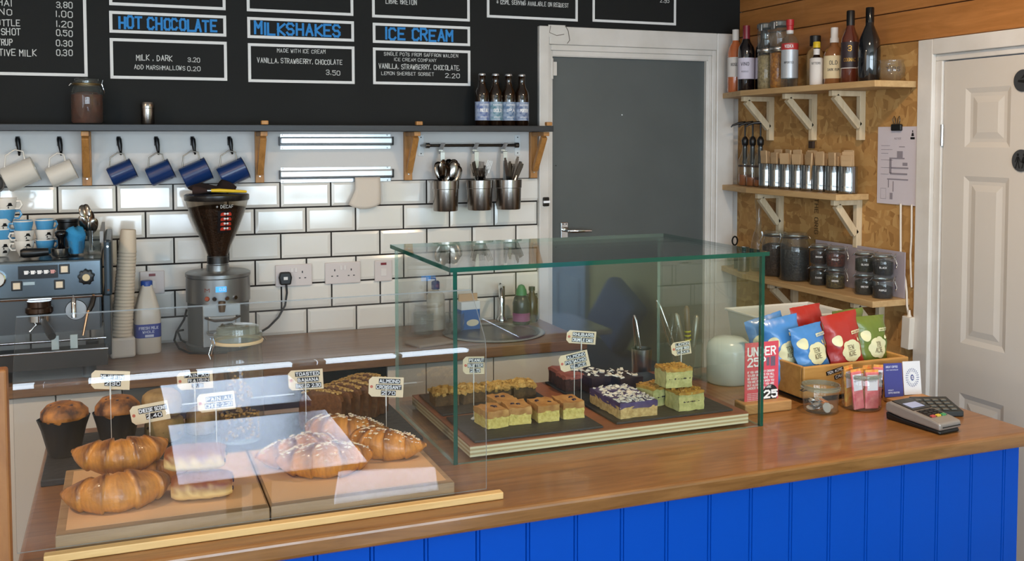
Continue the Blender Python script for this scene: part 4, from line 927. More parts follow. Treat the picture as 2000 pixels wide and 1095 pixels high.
for y, m, l, fz in ((-.335, PALEK, 'tall stacked storage jar half full of pale grains', .15), (-.425, CORN, 'tall stacked storage jar half full of orange kernels', .155)):
    j = thing('storage_jar', l, 'jar', (3.275, y, Z1), group='tall storage jars on the top shelf')
    obj('body', G().lathe([(0, .002), (.036, .002), (.04, .01), (.04, .165), (.037, .172), (.037, .178), (.04, .185), (.04, .27), (.037, .276)], 28), JARG, j, smooth=50, attr='open')
    obj('contents', G().lathe([(0, .006), (.034, .006), (.0375, .012), (.0375, fz), (.02, fz+.006), (0, fz+.004)], 24), m, j, smooth=50)
    obj('clamp_band', G().lathe([(.0405, .168), (.0415, .170), (.0415, .18), (.0405, .182)], 28), STEEL, j, smooth=50)
    obj('lid', G().lathe([(.041, .270), (.043, .272), (.043, .288), (.036, .294), (0, .295)], 28), mat('grey_glass_lid', '6c6f6d', .15, coat=.5), j, smooth=40)
    obj('lid_clip', G().cb((-.041, -.012, .272), (.008, .022, .03)), STEEL, j, bev=.002)
b = bottle('spirit_bottle', 'clear vodka bottle with red cap and red and white label', 'bottle', (3.238, -.548, Z1), [(0, .001), (.033, .001), (.035, .005), (.035, .19), (.03, .205), (.013, .222), (.0125, .25)], JARG, [(.0145, .24), (.0145, .258), (.0165, .26), (.0165, .285), (0, .287)], mat('red_cap', 'b3262b', .35), (.0354, .04, .16), mat('label_silver', 'b8bcc0', .35, .3))
obj('label_band', G().lathe([(.0356, .158), (.0356, .185)], 24), mat('label_red', 'b4322f', .5), b, attr='open', smooth=60); obj('neck_band', G().lathe([(.0135, .226), (.0145, .23), (.0145, .242)], 20), LABW, b, attr='open', smooth=60)
lettered(b, .0358, .166, 'VODKA', .012, .036, INK); lettered(b, .0356, .1, 'IMPORTED', .008, .04)
b = bottle('syrup_bottle', 'clear bottle with a square black cap behind the bitters', 'bottle', (3.31, -.622, Z1), [(0, .001), (.033, .001), (.035, .005), (.035, .13), (.03, .15), (.014, .165), (.014, .18)], mat('sand_glass', '9c8055', .2), [(.0225, .172), (.0225, .212), (.02, .214), (0, .214)], BLACK)
b = thing('bitters_bottle', 'small bitters bottle with yellow cap and oversize white paper label', 'bottle', (3.236, -.725, Z1))
obj('body', G().lathe([(0, 0), (.024, 0), (.026, .004), (.026, .1), (.012, .12), (.012, .155)], 22), mat('bitters_brown', '1d0f08', .15), b, smooth=50)
obj('paper_label', G().lathe([(.0268, .003), (.0272, .108), (.022, .112)], 22), LABW, b, smooth=60, attr='open'); obj('neck_label', G().lathe([(.0128, .124), (.0128, .148)], 20), LABW, b, smooth=60, attr='open')
obj('cap', G().lathe([(.0145, .152), (.0145, .174), (.012, .177), (0, .177)], 20), mat('yellow_cap', 'd2b024', .4), b, smooth=40); lettered(b, .0274, .085, 'BITTERS', .008, .035)
b = bottle('spirit_bottle', 'short amber rum bottle with white stopper and cream label', 'bottle', (3.27, -.79, Z1), [(0, .001), (.036, .001), (.039, .005), (.04, .12), (.034, .14), (.015, .155), (.013, .19)], mat('amber_glass', '8a5a34', .12, coat=.7), [(.0175, .168), (.0175, .185), (.0145, .19), (.0145, .228), (0, .23)], LABW, (.0405, .025, .115), LABC); lettered(b, .0407, .08, 'OLD', .014, .03); lettered(b, .0407, .055, 'DARK RUM', .009, .045)
b = bottle('spirit_bottle', 'tall cognac bottle with dark label and black cap', 'bottle', (3.262, -.893, Z1), [(0, .001), (.032, .001), (.0345, .005), (.0345, .15), (.032, .175), (.02, .205), (.014, .225), (.0135, .25)], mat('cognac_glass', '5a2a1c', .1, coat=.9), [(.0155, .225), (.0155, .28), (.014, .283), (0, .283)], BLACK, (.0349, .06, .16), mat('label_plum', '2c1f24', .5)); lettered(b, .0352, .125, '3', .02, .012, mat('print_gold', 'b98f3e', .4, .6)); lettered(b, .0352, .085, 'COGNAC', .012, .045, mat('print_gold', 'b98f3e', .4, .6))
obj('label_edge', G().lathe([(.0352, .058), (.0352, .0605)], 24), LABW, b, attr='open')
b = bottle('liqueur_bottle', 'tall black liqueur bottle at the near end of the top shelf', 'bottle', (3.262, -1.0, Z1), [(0, 0), (.038, 0), (.041, .006), (.0415, .12), (.038, .16), (.024, .195), (.0155, .215), (.0145, .27)], mat('black_bottle_glass', '0a0c10', .07, coat=1), [(.0155, .225), (.0155, .279), (.014, .282), (0, .2825)], BLACKG); f = cylmap(.0418, 0, -.75)
g = G(); [g.face(*[g.pt(*f(*q)) for q in ((-.008, z_), (.012, z_), (.012, z_+.0045), (-.008, z_+.0045))]) for z_ in (.05, .057, .064, .071, .078)]; obj('barcode_label', g, LABW, b, attr='open')
b = thing('glass_bowl', 'round clear glass bowl at the end of the top shelf', 'bowl', (3.30, -1.077, Z1))
obj('body', G().lathe([(0, .002), (.03, .002), (.045, .02), (.05, .042), (.046, .06), (.042, .068), (.045, .08)], 28), JARG, b, smooth=60, attr='open'); lettered(b, .0507, .036, 'TIPS', .014, .05, a0=-2.2)
# syrup pumps
SYR = mat('syrup_amber', '8a4a1c', .15, coat=.6)
Z2 = 1.4735
for k, y in enumerate((-.145, -.205, -.265)):
    p = thing('syrup_pump', ('amber syrup bottle with a black pump, nearest the corner', 'amber syrup bottle with a black pump, middle of three', 'amber syrup bottle with a black pump, next to the tins')[k], 'bottle', (3.298, y, Z2), group='syrup bottles with pumps')
    obj('body', G().lathe([(0, .001), (.026, .001), (.029, .006), (.029, .12), (.02, .14), (.013, .16), (.013, .18)], 22), JARG, p, smooth=50, attr='open')
    obj('syrup', G().lathe([(0, .003), (.025, .003), (.0275, .008), (.0275, .052-.01*k), (0, .052-.01*k)], 20), SYR, p, smooth=40)
    obj('band', G().lathe([(.0295, .088), (.0297, .092), (.0295, .096)], 22), mat('dark_band', '33231a', .5), p, smooth=40)
    pm = obj('pump_collar', G().lathe([(.009, .10), (.012, .112), (.010, .118), (.010, .185), (.0145, .19), (.0165, .21), (.011, .222), (.005, .228), (0, .228)], 18), BLACK, p, smooth=40)
    obj('pump_spout', G().tube([(0, 0, .22), (0, 0, .285), (0, 0, .29), (-.03, .012, .288), (-.055, .022, .278), (-.06, .024, .270)], [.004, .004, .009, .006, .004, .003], 8), BLACK, pm, smooth=60)
    obj('pump_rod', G().tube([(0, 0, .01), (0, 0, .11)], .004, 8), CHROME, p, smooth=50)
# tins with paper bags
TIN = mat('tin_metal', 'a8abac', .16, 1)
def tin_prof(r, h):
    P = [(0, .001), (r*.97, .001), (r, .003), (r, .012)]
    for k in range(12): z = .028+k*.0043; P += [(r, z), (r*.985, z+.0021)]
    P += [(r, .082), (r, h-.003), (r*1.015, h-.001), (r*.98, h), (r*.96, h-.003), (r*.95, .006), (0, .004)]; return P
TY = (-.325, -.399, -.473, -.547, -.621, -.695, -.775, -.856)
tlab = ['tin can of paper bags beside the syrup pumps', 'second tin can from the syrup pumps', 'third tin can from the syrup pumps', 'fourth tin can from the syrup pumps', 'fifth tin can from the syrup pumps', 'sixth tin can from the syrup pumps', 'tin can second from the near shelf end', 'tin can at the near end of the middle shelf']
BAGM = mat('kraft_bag_paper', 'c0a078', .8, rnd=.06)
t0_ = None
for k, y in enumerate(TY):
    if t0_ is None: t0_ = obj('tin_can', G().lathe(tin_prof(.0365, .108), 30), TIN, None, (3.292, y, Z2), smooth=40); o = t0_
    else: o = t0_.copy(); COL.objects.link(o); o.location = (3.292, y, Z2)
    tag(o, tlab[k], 'tin', 'tin cans on the middle shelf')
    for q in range(3):
        pk = thing('paper_bag', ('outermost', 'middle', 'rear')[q]+' folded brown paper bag in the '+tlab[k].replace('tin can', 'tin').replace(' of paper bags', ''), 'paper bag', (3.292-.014+.013*q, y+.004*q-.004, Z2+.01), group='paper bags in the tins', rot=(R.uniform(-.10, .10), 0, R.uniform(-.3, .3)))
        hh = .135+R.uniform(0, .025)
        obj('bag', G().box(-.0035, -.0235, 0, .0035, .0235, hh), BAGM, pk, bev=.001)
        obj('fold', G().box(-.0042, -.0235, hh-.02, -.0036, .0235, hh+.002), BAGM, pk)
# clipboard sheet
ps = thing('notice_sheet', 'white A4 sheet with a pencil diagram held by a black bulldog clip', 'paper', (XR-.004, -1.047, 1.588))
sheet = obj('sheet', G().box(-.001, -.1045, -.148, .0005, .1045, .148), mat('notice_paper', 'cdc5cb', .75), ps)
g = G(); f = lambda x, z: (-.0018, -x, z)
def rect(x0, z0, x1, z1): g.face(*[g.pt(*f(*q)) for q in ((x0, z0), (x1, z0), (x1, z1), (x0, z1))])
for z_ in (.075, .06, .045, .02, -.01, -.035): rect(-.085, z_, -.03+R.uniform(-.02, .01), z_+.0015)
for x0, z0, x1, z1 in ((-.04, -.03, -.028, .03), (-.028, .025, .04, .03), (.0, .03, .03, .055), (-.035, -.035, .055, -.028), (-.03, -.012, .06, -.006), (.03, .0, .055, .012), (-.05, -.055, .06, -.05), (-.045, -.085, -.04, -.055), (-.02, -.1, -.015, -.06), (-.035, -.13, -.02, -.105), (.01, .07, .04, .073)): rect(x0, z0, x1, z1)
text(g, 'NOTICE', -.015, .1, .006, .035, .16, f)
for z_ in (-.09, -.13): rect(-.085, z_, -.055, z_+.0012)
for x_ in (-.085, -.056): rect(x_, -.13, x_+.0012, -.09)
obj('diagram', g, mat('pencil_grey', '8d868e', .8), sheet, attr='open')
g = G(); f2 = lambda x, z: (-.002, -x, z)
for pl_ in ([(.068, .1), (.09, .1), (.09, .108), (.068, .108)], [(.072, .112), (.086, .112), (.083, .124), (.075, .124)], [(.077, .126), (.081, .126), (.081, .134), (.077, .134)]): g.face(*[g.pt(*f2(*q)) for q in pl_])
obj('stamp', g, BLACK, sheet, attr='open')
cp = obj('bulldog_clip', G().prism([(-.012, -.026), (-.012, .026), (.001, .026), (.001, -.026)], .132, .158), BLACK, ps, bev=.004)
obj('clip_wire', G().tube([(-.006, .012, .158), (-.008, .02, .175), (-.006, .013, .188), (-.006, .006, .178), (-.006, .004, .158)], .0015, 6).tube([(-.006, -.012, .158), (-.008, -.02, .175), (-.006, -.013, .188), (-.006, -.006, .178), (-.006, -.004, .158)], .0015, 6), mat('wire_dark', '4a4744', .3, .8), cp, smooth=60)
# white extension lead hanging down the wall
el = thing('extension_lead', 'white extension lead hanging below the notice sheet', 'extension lead', (XR-.02, -1.14, .965))
WP = mat('white_cable', 'd8cdbe', .4)
obj('cable', G().tube([(.006, .06, .48), (.006, .058, .38), (.006, .056, .30), (.006, .045, .24), (.005, .027, .19), (.0, .015, .15), (0, .012, .1), (0, .003, .067)], .0042, 8), WP, el, smooth=60)
obj('second_cable', G().tube([(.012, .01, .48), (.012, .008, .36), (.012, .012, .29), (.012, .008, .22), (.012, .003, .17)], .0038, 8), WP, el, smooth=60)
obj('boot', G().lathe([(.005, .085), (.006, .07), (.011, .058), (0, .058)], 12), WP, el, smooth=50)
sb = obj('socket_block', G().cb((0, .004, 0), (.028, .042, .122), 0, .05), mat('white_lead_plastic', 'd9d2c6', .4), el, bev=.003)
# jars on the bottom shelf
Z3 = 1.0895
TEA = mat('dark_coffee', '1d120c', .5, noise=(120, .3), col2='3a2415', bump=(120, 1)); TEA2 = mat('charcoal_tea', '17171a', .5, noise=(120, .3), col2='2b2a28', bump=(120, 1))
lid_jar('storage_jar', 'large clip-top jar of dark coffee further along the bottom shelf', 'jar', (3.285, -.40, Z3), .058, .198, .14, TEA, rz=2.4, neck=.84); lid_jar('storage_jar', 'large clip-top jar of black tea in front on the bottom shelf', 'jar', (3.272, -.555, Z3), .062, .205, .135, TEA2, rz=2.4, neck=.84)
sm = [(-.70, 'aa6', '231b16', 'dark tea'), (-.80, 'aa6', '6b5a2a', 'green-gold herbs'), (-.97, 'aa6', '2e2c22', 'grey-green tea'), (-1.068, 'aa6', '1c1620', 'purple-black tea')]
up = ['3a1d14', '6a2a1a', '2c3018', '15131a']; upn = ['brown tea', 'red tea', 'olive-green leaves', 'black berries']
for k, (y, _, c, n_) in enumerate(sm):
    r = .0375
    for lvl, (cc, nn, nm_) in enumerate(((c, n_, 'lower'), (up[k], upn[k], 'upper'))):
        m_ = mat('tea_'+cc, cc, .7, noise=(140, .3), col2='0f0b08', bump=(140, 1))
        j = lid_jar('tea_jar', '%s small clip-top jar of %s, stack %d of four from the large jars' % (nm_, nn, k+1), 'jar', (3.284, y, Z3+lvl*.0855), r, .085, .052-.01*(lvl == 0 and k == 3), m_, rz=-1.0, neck=.92, lidh=.014)
        lb_ = obj('label', G().lathe([(0, 0)], 3), LABW, j) if 0 else None
        g = G(); f = cylmap(r+.0006, 0, -pi/2-.7-(-1.0)); text(g, nn.split()[0].upper().replace('-', '')[:6], -.014, .03, .006, .026, .16, f); obj('jar_lettering', g, INK, j, attr='open')
# clear tray behind the stacks, carafe, jiggers
cb_ = obj('clear_backing', G().box(XR-.024, -1.118, Z3, XR-.02, -.60, Z3+.175), mat('pale_lilac_acrylic', 'a99ea4', .3), bev=.001); tag(cb_, 'pale lilac splash panel behind the tea jars', 'panel')
ca = obj('carafe', G().lathe([(0, .002), (.03, .002), (.034, .01), (.034, .12), (.026, .16), (.012, .2), (.0105, .27), (.016, .3), (.018, .325)], 24), JARG, None, (3.30, -.255, Z3), smooth=60, attr='open'); tag(ca, 'slim clear glass carafe in the corner of the bottom shelf', 'carafe')
jg = obj('steel_jigger', G().lathe([(0, .001), (.024, .001), (.026, .006), (.026, .11), (.024, .11), (.023, .008), (0, .006)], 24), STEEL, None, (3.235, -.235, Z3), smooth=40); tag(jg, 'plain steel beaker left of the large jars', 'beaker')
js = thing('bar_strainer', 'black-handled bottle opener propped in the corner of the shelf', 'opener', (3.262, -.13, Z3))
obj('handle', G().tube([(0, -.01, 0), (0, -.005, .05), (-.004, 0, .1)], [.012, .011, .009], 10), BLACK, js, smooth=60)
obj('loop', G().tube([(-.004+.014*cos(k*pi/7), 0, .128+.02*sin(k*pi/7)) for k in range(14)], .004, 6, True), BLACK, js, smooth=60)
for k, (x, y) in enumerate(((3.275, -.075), (3.33, -.15), (3.33, -.20))):
    o = obj('shot_glass', G().lathe([(0, .002), (.018, .002), (.022, .09), (.0205, .09), (.017, .01), (0, .008)], 20), JARG, None, (x, y, Z3), smooth=50, attr='open')
    tag(o, ('shot glass in the corner nearest the grey door frame', 'shot glass against the strand board behind the opener', 'shot glass against the strand board behind the steel beaker')[k], 'glass')
# ============================================================ SERVICE COUNTER
ZT = .915
ct = thing('service_counter', 'bright blue boarded shop counter front', 'counter', (1.5, -1.6, 0))
BLUEP = mat('bright_blue_paint', '0047ae', .45, noise=(2, .3), col2='0043a6', spec=.12)
def plank_mesh(w):
    g = G(); P = [(0, .004), (.0015, 0), (.006, 0), (.0075, .0045), (.009, 0), (w-.0015, 0), (w, .004), (w, .012), (0, .012)]
    g.prism(P, 0, .8745); return g
x = 2.782; p0 = None
while x > .53:
    if p0 is None: p0 = obj('plank', plank_mesh(.1137), BLUEP, ct, (x-.1143-1.5, -2.085+1.6, 0))
    else: o = p0.copy(); COL.objects.link(o); o.location = (x-.1143-1.5, -2.085+1.6, 0)
    x -= .1143
obj('plank', plank_mesh(.057), BLUEP, ct, (2.7825-1.5, -2.085+1.6, 0))
obj('end_panel', G().box(2.828-1.5, -.473, 0, 2.84-1.5, .42, .8745), BLUEP, ct); obj('carcass', G().box(.42-1.5, -.472, 0, 2.828-1.5, .42, .8745), mat('carcass_board', '8c7a62', .7), ct)
tag(obj('counter_worktop', G().box(.418, -2.118, .875, 2.862, -1.15, ZT), WORK, bev=.009, seg=3), 'long oiled brown wooden counter top over the blue front', 'worktop')
# wooden end panel at the far left
RUST = wood('rustic_board', 'a06a38', '7a4a22', .5, (10, 10, 1.2), 2.6, dark='4a2c14', rnd=.06)
ep = thing('end_screen', 'rustic wooden upright screen at the left end of the counter', 'screen', (.25, -2.075, 0))
obj('board', G().box(-.2, .0, .0, .125, .02, 1.275), RUST, ep, bev=.003); obj('edge_post', G().box(.1255, -.006, 0, .164, .03, 1.283), RUST, ep, bev=.004)
for z in (.62, .98): obj('cross_board', G().box(-.2, -.014, z, .125, -.0005, z+.11), RUST, ep, bev=.003)
# ---------------------------------------------------------- acrylic guard and its rail
g = G(); prof = [(-2.034, .931), (-2.034, 1.20), (-2.0335, 1.235)]
for k in range(7): a = k/6*pi/4; prof.append((-2.034+.05*(1-cos(a)), 1.235+.05*sin(a)))
prof.append((-1.936, 1.355)); th = .005
def offs(P, d):
    out = []
    for i, p in enumerate(P):
        a = V(P[max(0, i-1)]); b = V(P[min(len(P)-1, i+1)]); t = (b-a).normalized(); out.append((p[0]+t.y*d, p[1]-t.x*d))
    return out
inn = offs(prof, th); X0, X1 = .419, 1.338
A = [[g.pt(X0, y, z), g.pt(X1, y, z)] for y, z in prof]; B = [[g.pt(X0, y, z), g.pt(X1, y, z)] for y, z in inn]
for L in (A, B):
    for a, b in zip(L, L[1:]): g.face(a[0], a[1], b[1], b[0])
g.mi = 1
for k in (0, 1):
    for i in range(len(A)-1): g.face(A[i][k], A[i+1][k], B[i+1][k], B[i][k])
for i in (0, -1): g.face(A[i][0], A[i][1], B[i][1], B[i][0])
gd = obj('acrylic_guard', g, [ACRY, glass('acrylic_edge_clear', (.75, .8, .82), 1.5, .15, 'c9d3d6', .45)], smooth=40); tag(gd, 'clear bent acrylic guard in front of the pastries', 'screen')
tag(obj('guard_rail', G().box(.465, -2.064, ZT+.0005, 1.366, -2.042, .9305), wood('rail_pine', 'd9b47a', 'c49a5e', .5, (1.4, 14, 14), 3), bev=.002), 'pale pine strip holding the acrylic guard on the counter', 'rail')
# ---------------------------------------------------------- glass cake case
def pane(x0, y0, z0, x1, y1, z1, ax):
    g = G().box(x0, y0, z0, x1, y1, z1); big = {'x': (0, 1), 'y': (2, 3), 'z': (4, 5)}[ax]; g.m = [0 if k in big else 2 if (k == 3 or (k == 4 and ax != 'z')) else 1 for k in range(6)]; return g
gc = thing('glass_case', 'five-sided clear glass case with green edges over the cakes', 'display case', (1.775, -1.54, ZT)); ox, oy = -1.775, 1.54
PEDG = glass('pale_edge_highlight', (.55, .75, .70), 1.5, .1, 'a9cfc6', .35)  # paler copy of the edge glass: back-edge highlight put into the colour
EDG = glass('green_glass_edge', (.02, .16, .13), 1.5, .05, '0f5a4c', .55)
obj('front_pane', pane(1.3455+ox, -1.812+oy, .0005, 2.204+ox, -1.802+oy, .463, 'y'), [PANE, EDG, PEDG], gc)
obj('left_pane', pane(1.335+ox, -1.812+oy, .0005, 1.345+ox, -1.275+oy, .463, 'x'), [PANE, EDG, PEDG], gc)
obj('right_pane', pane(2.2045+ox, -1.812+oy, .0005, 2.2145+ox, -1.255+oy, .463, 'x'), [PANE, EDG, PEDG], gc)
obj('top_pane', pane(1.325+ox, -1.822+oy, .4635, 2.222+ox, -1.262+oy, .4745, 'z'), [PANE, EDG, PEDG], gc)
# ---------------------------------------------------------- plywood tray and slates
tr = thing('plywood_tray', 'thick plywood tray carrying the slates in the glass case', 'tray', (1.783, -1.53, .922)); PL1 = mat('ply_pale', 'd8cba8', .6); PL2 = mat('ply_dark', 'b59a70', .6)
for k in range(5): obj('ply_layer', G().box(-.399, -.26+.0006*(k % 2), .005*k, .399, .255, .005*(k+1)), PL1 if k % 2 == 0 else PL2, tr)
obj('top_veneer', G().box(-.399, -.26, .0251, .399, .255, .0285), wood('tray_veneer', '9c5c38', '84482a', .45, (1.5, 14, 14), 3), tr)
for x in (-.3, .3):
    for y in (-.2, .2): obj('foot', G().cyl((x, y, -.0069), .015, .0068, 12), BLACK, tr)
ZV = .9508
SLATE = mat('slate', '2b2c2e', .55, noise=(8, .4), col2='222325', bump=(60, .4))
def slate(x0, y0, x1, y1, z, label):
    r = .006; n = []
    o = obj('slate_board', G().box(x0, y0, z, x1, y1, z+.006), SLATE, bev=.0015); tag(o, label, 'slate'); return o
slate(1.40, -1.778, 1.75, -1.55, ZV, 'dark slate under the yellow cake squares'); slate(1.398, -1.525, 1.725, -1.30, ZV, 'dark slate under the crumble squares at the back'); slate(1.795, -1.765, 2.15, -1.295, ZV, 'dark slate under the purple and lemon cakes')
ZK = ZV+.0065
# ---------------------------------------------------------- food helpers
def rough(g, amt, sd=1):
    rr = random.Random(sd)
    for i, v in enumerate(g.v): g.v[i] = v+V((rr.uniform(-amt, amt), rr.uniform(-amt, amt), rr.uniform(-amt, amt)))
    return g
def gridbox(x0, y0, z0, x1, y1, z1, nx=4, ny=4, nz=3, amt=.0012, sd=1):
    bm = bmesh.new(); g = G()
    idx = {}
    def P(i, j, k):
        if (i, j, k) not in idx: idx[(i, j, k)] = g.pt(x0+(x1-x0)*i/nx, y0+(y1-y0)*j/ny, z0+(z1-z0)*k/nz)
        return idx[(i, j, k)]
    for i in range(nx):
        for j in range(ny):
            g.face(P(i, j, 0), P(i, j+1, 0), P(i+1, j+1, 0), P(i+1, j, 0)); g.face(P(i, j, nz), P(i+1, j, nz), P(i+1, j+1, nz), P(i, j+1, nz))
    for i in range(nx):
        for k in range(nz):
            g.face(P(i, 0, k), P(i+1, 0, k), P(i+1, 0, k+1), P(i, 0, k+1)); g.face(P(i, ny, k), P(i, ny, k+1), P(i+1, ny, k+1), P(i+1, ny, k))
    for j in range(ny):
        for k in range(nz):
            g.face(P(0, j, k), P(0, j, k+1), P(0, j+1, k+1), P(0, j+1, k)); g.face(P(nx, j, k), P(nx, j+1, k), P(nx, j+1, k+1), P(nx, j, k+1))
    bm.free(); return rough(g, amt, sd)
def crumbs(n, x0, y0, x1, y1, z, s, sd, flat=1, dome=0):
    rr = random.Random(sd); g = G()
    for _ in range(n):
        u, v = rr.random(), rr.random(); x = x0+(x1-x0)*u; y = y0+(y1-y0)*v; q = s*rr.uniform(.5, 1.3)
        zz = z+dome*(1-(2*u-1)**2)*(1-(2*v-1)**2)
        g.cb((x, y, zz+q*.2*flat), (q, q*rr.uniform(.5, 1), q*.6*flat), rr.uniform(0, 6), rr.uniform(-.5, .5), rr.uniform(-.5, .5))
    return g
SPY = mat('sponge_yellow', 'dcc372', .8, noise=(120, .4), col2='c2a553', bump=(150, .6)); CRU = mat('baked_crust', 'c39052', .65, noise=(40, .4), col2='a06a34', bump=(80, .6)); BER = mat('dark_berry', '2b1626', .4)
def square(x, y, rz, label, sd, w=.06, d=.078, h=.044):
    c = thing('cake_square', label, 'cake', (x, y, ZK), rz, 'yellow cake squares on the front slate')
    obj('sponge', gridbox(-w/2, -d/2, 0, w/2, d/2, h*.66, 5, 5, 4, .0011, sd), SPY, c, smooth=60); obj('crust', gridbox(-w/2-.0008, -d/2-.0008, h*.60, w/2+.0008, d/2+.0008, h, 6, 6, 2, .0018, sd+9), CRU, c, smooth=60)
    rr = random.Random(sd)
    for _ in range(2): obj('berry', G().at((rr.uniform(-.014, .014), rr.uniform(-.016, .012), h-.0015)).lathe([(0, -.002), (.0075, 0), (.005, .0035), (0, .004)], 8), BER, c, smooth=60)
for k, (x, y, l) in enumerate(((1.487, -1.66, 'yellow cake square at the left front of the slate'), (1.559, -1.652, 'yellow cake square second from the left front'), (1.634, -1.655, 'yellow cake square third from the left front'), (1.707, -1.654, 'yellow cake square at the right of the front row'), (1.548, -1.575, 'yellow cake square half hidden behind the second one'))): square(x, y, R.uniform(-.12, .12), l, 20+k)
CRB = mat('crumble_topping', 'c9a25c', .75, noise=(60, .4), col2='9c7434'); CRD = mat('oat_base', '6a5236', .8, noise=(90, .4), col2='4c3a26', bump=(90, .8))
for k, (x, l) in enumerate(((1.437, 'crumble square at the left of the back slate'), (1.512, 'crumble square second from the left at the back'), (1.59, 'crumble square third from the left at the back'), (1.667, 'crumble square at the right of the back slate'))):
    c = thing('crumble_square', l, 'cake', (x, -1.415, ZK), R.uniform(-.1, .1), 'crumble squares on the back slate'); obj('base', gridbox(-.034, -.036, 0, .034, .036, .030, 4, 4, 3, .0015, 50+k), CRD, c, smooth=60)
    o = obj('crumble_topping', crumbs(120, -.034, -.036, .034, .036, .029, .012, 60+k, 1.2, .008), CRB, c); o['kind'] = 'stuff'
PUR = mat('purple_icing', '5b4a6e', .45, noise=(30, .4), col2='43365a'); BIS = mat('biscuit_base', 'cfae74', .8, noise=(120, .4), col2='ab8850', bump=(120, .8)); FLK = mat('coconut_flake', 'd9d0c2', .7)
for k, (y, l) in enumerate(((-1.713, 'purple iced slice with coconut flakes at the front'), (-1.652, 'second purple iced slice behind the front one'), (-1.591, 'third purple iced slice furthest back'))):
    c = thing('iced_slice', l, 'cake', (1.872, y, ZK), .02, 'purple iced slices'); obj('biscuit_base', gridbox(-.056, -.029, 0, .056, .029, .030, 8, 4, 3, .0010, 70+k), BIS, c, smooth=60)
    obj('icing', gridbox(-.0566, -.0295, .024, .0566, .0295, .041, 8, 4, 2, .0012, 80+k), PUR, c, smooth=60); o = obj('coconut_flakes', crumbs(60, -.053, -.028, .053, .028, .041, .009, 90+k, .45), FLK, c); o['kind'] = 'stuff'
GRN = mat('lemon_poppy_sponge', 'c6bc7c', .8, noise=(70, .35), col2='a6a060', bump=(120, .7)); GTOP = mat('golden_streusel', 'b98c36', .7, noise=(60, .4), col2='8f6420')
for k, (x, y, z, rz, l) in enumerate(((2.035, -1.703, 0, .05, 'pale green lemon cake block at the bottom of the pair'), (2.018, -1.672, .0565, -.05, 'pale green lemon cake block stacked on top'), (1.985, -1.63, 0, .25, 'lemon cake block half hidden behind the stacked pair'))):
    c = thing('lemon_cake', l, 'cake', (x, y, ZK+z), rz, 'lemon cake blocks'); obj('sponge', gridbox(-.04, -.034, 0, .04, .034, .048, 6, 5, 5, .0013, 100+k), GRN, c, smooth=60)
    obj('crust', gridbox(-.0408, -.0348, .044, .0408, .0348, .052, 6, 5, 2, .0016, 110+k), GTOP, c, smooth=60); o = obj('streusel', crumbs(50, -.038, -.032, .038, .032, .0515, .007, 120+k, 1), GTOP, c); o['kind'] = 'stuff'
    o = obj('seed', crumbs(14, -.034, -.0352, .034, -.035, .024, .003, 130+k, 1, 0), BER, c); o['kind'] = 'stuff'
BRO = mat('chocolate_brownie', '3a2018', .6, noise=(40, .4), col2='28140e', bump=(60, .5))
for k, (x, y, l) in enumerate(((1.965, -1.46, 'chocolate brownie with white flakes at the right rear'), (1.895, -1.42, 'chocolate brownie with white flakes left of the other'))):
    c = thing('brownie', l, 'cake', (x, y, ZK), .1, 'chocolate brownies'); obj('slab', gridbox(-.04, -.06, 0, .04, .06, .045, 5, 7, 3, .0015, 140+k), BRO, c, smooth=60); o = obj('white_flakes', crumbs(26, -.036, -.056, .036, .056, .046, .013, 150+k, .4), FLK, c); o['kind'] = 'stuff'
for k, (x, l) in enumerate(((1.83, 'red-topped cake slice beside the tag stand'), (1.838, 'second red-topped cake slice at the rear'))):
    c = thing('red_cake', l, 'cake', (x, -1.40+.075*k, ZK), .05, 'red-topped slices'); obj('sponge', gridbox(-.03, -.03, 0, .03, .03, .035, 4, 4, 3, .001, 160+k), mat('dark_crumb', '4a2a22', .8, noise=(90, .4), col2='2c1814'), c, smooth=60); obj('topping', gridbox(-.0305, -.0305, .034, .0305, .0305, .045, 5, 5, 2, .002, 165+k), mat('rhubarb_top', 'a8604e', .5, noise=(40, .4), col2='7c3c34'), c, smooth=60)
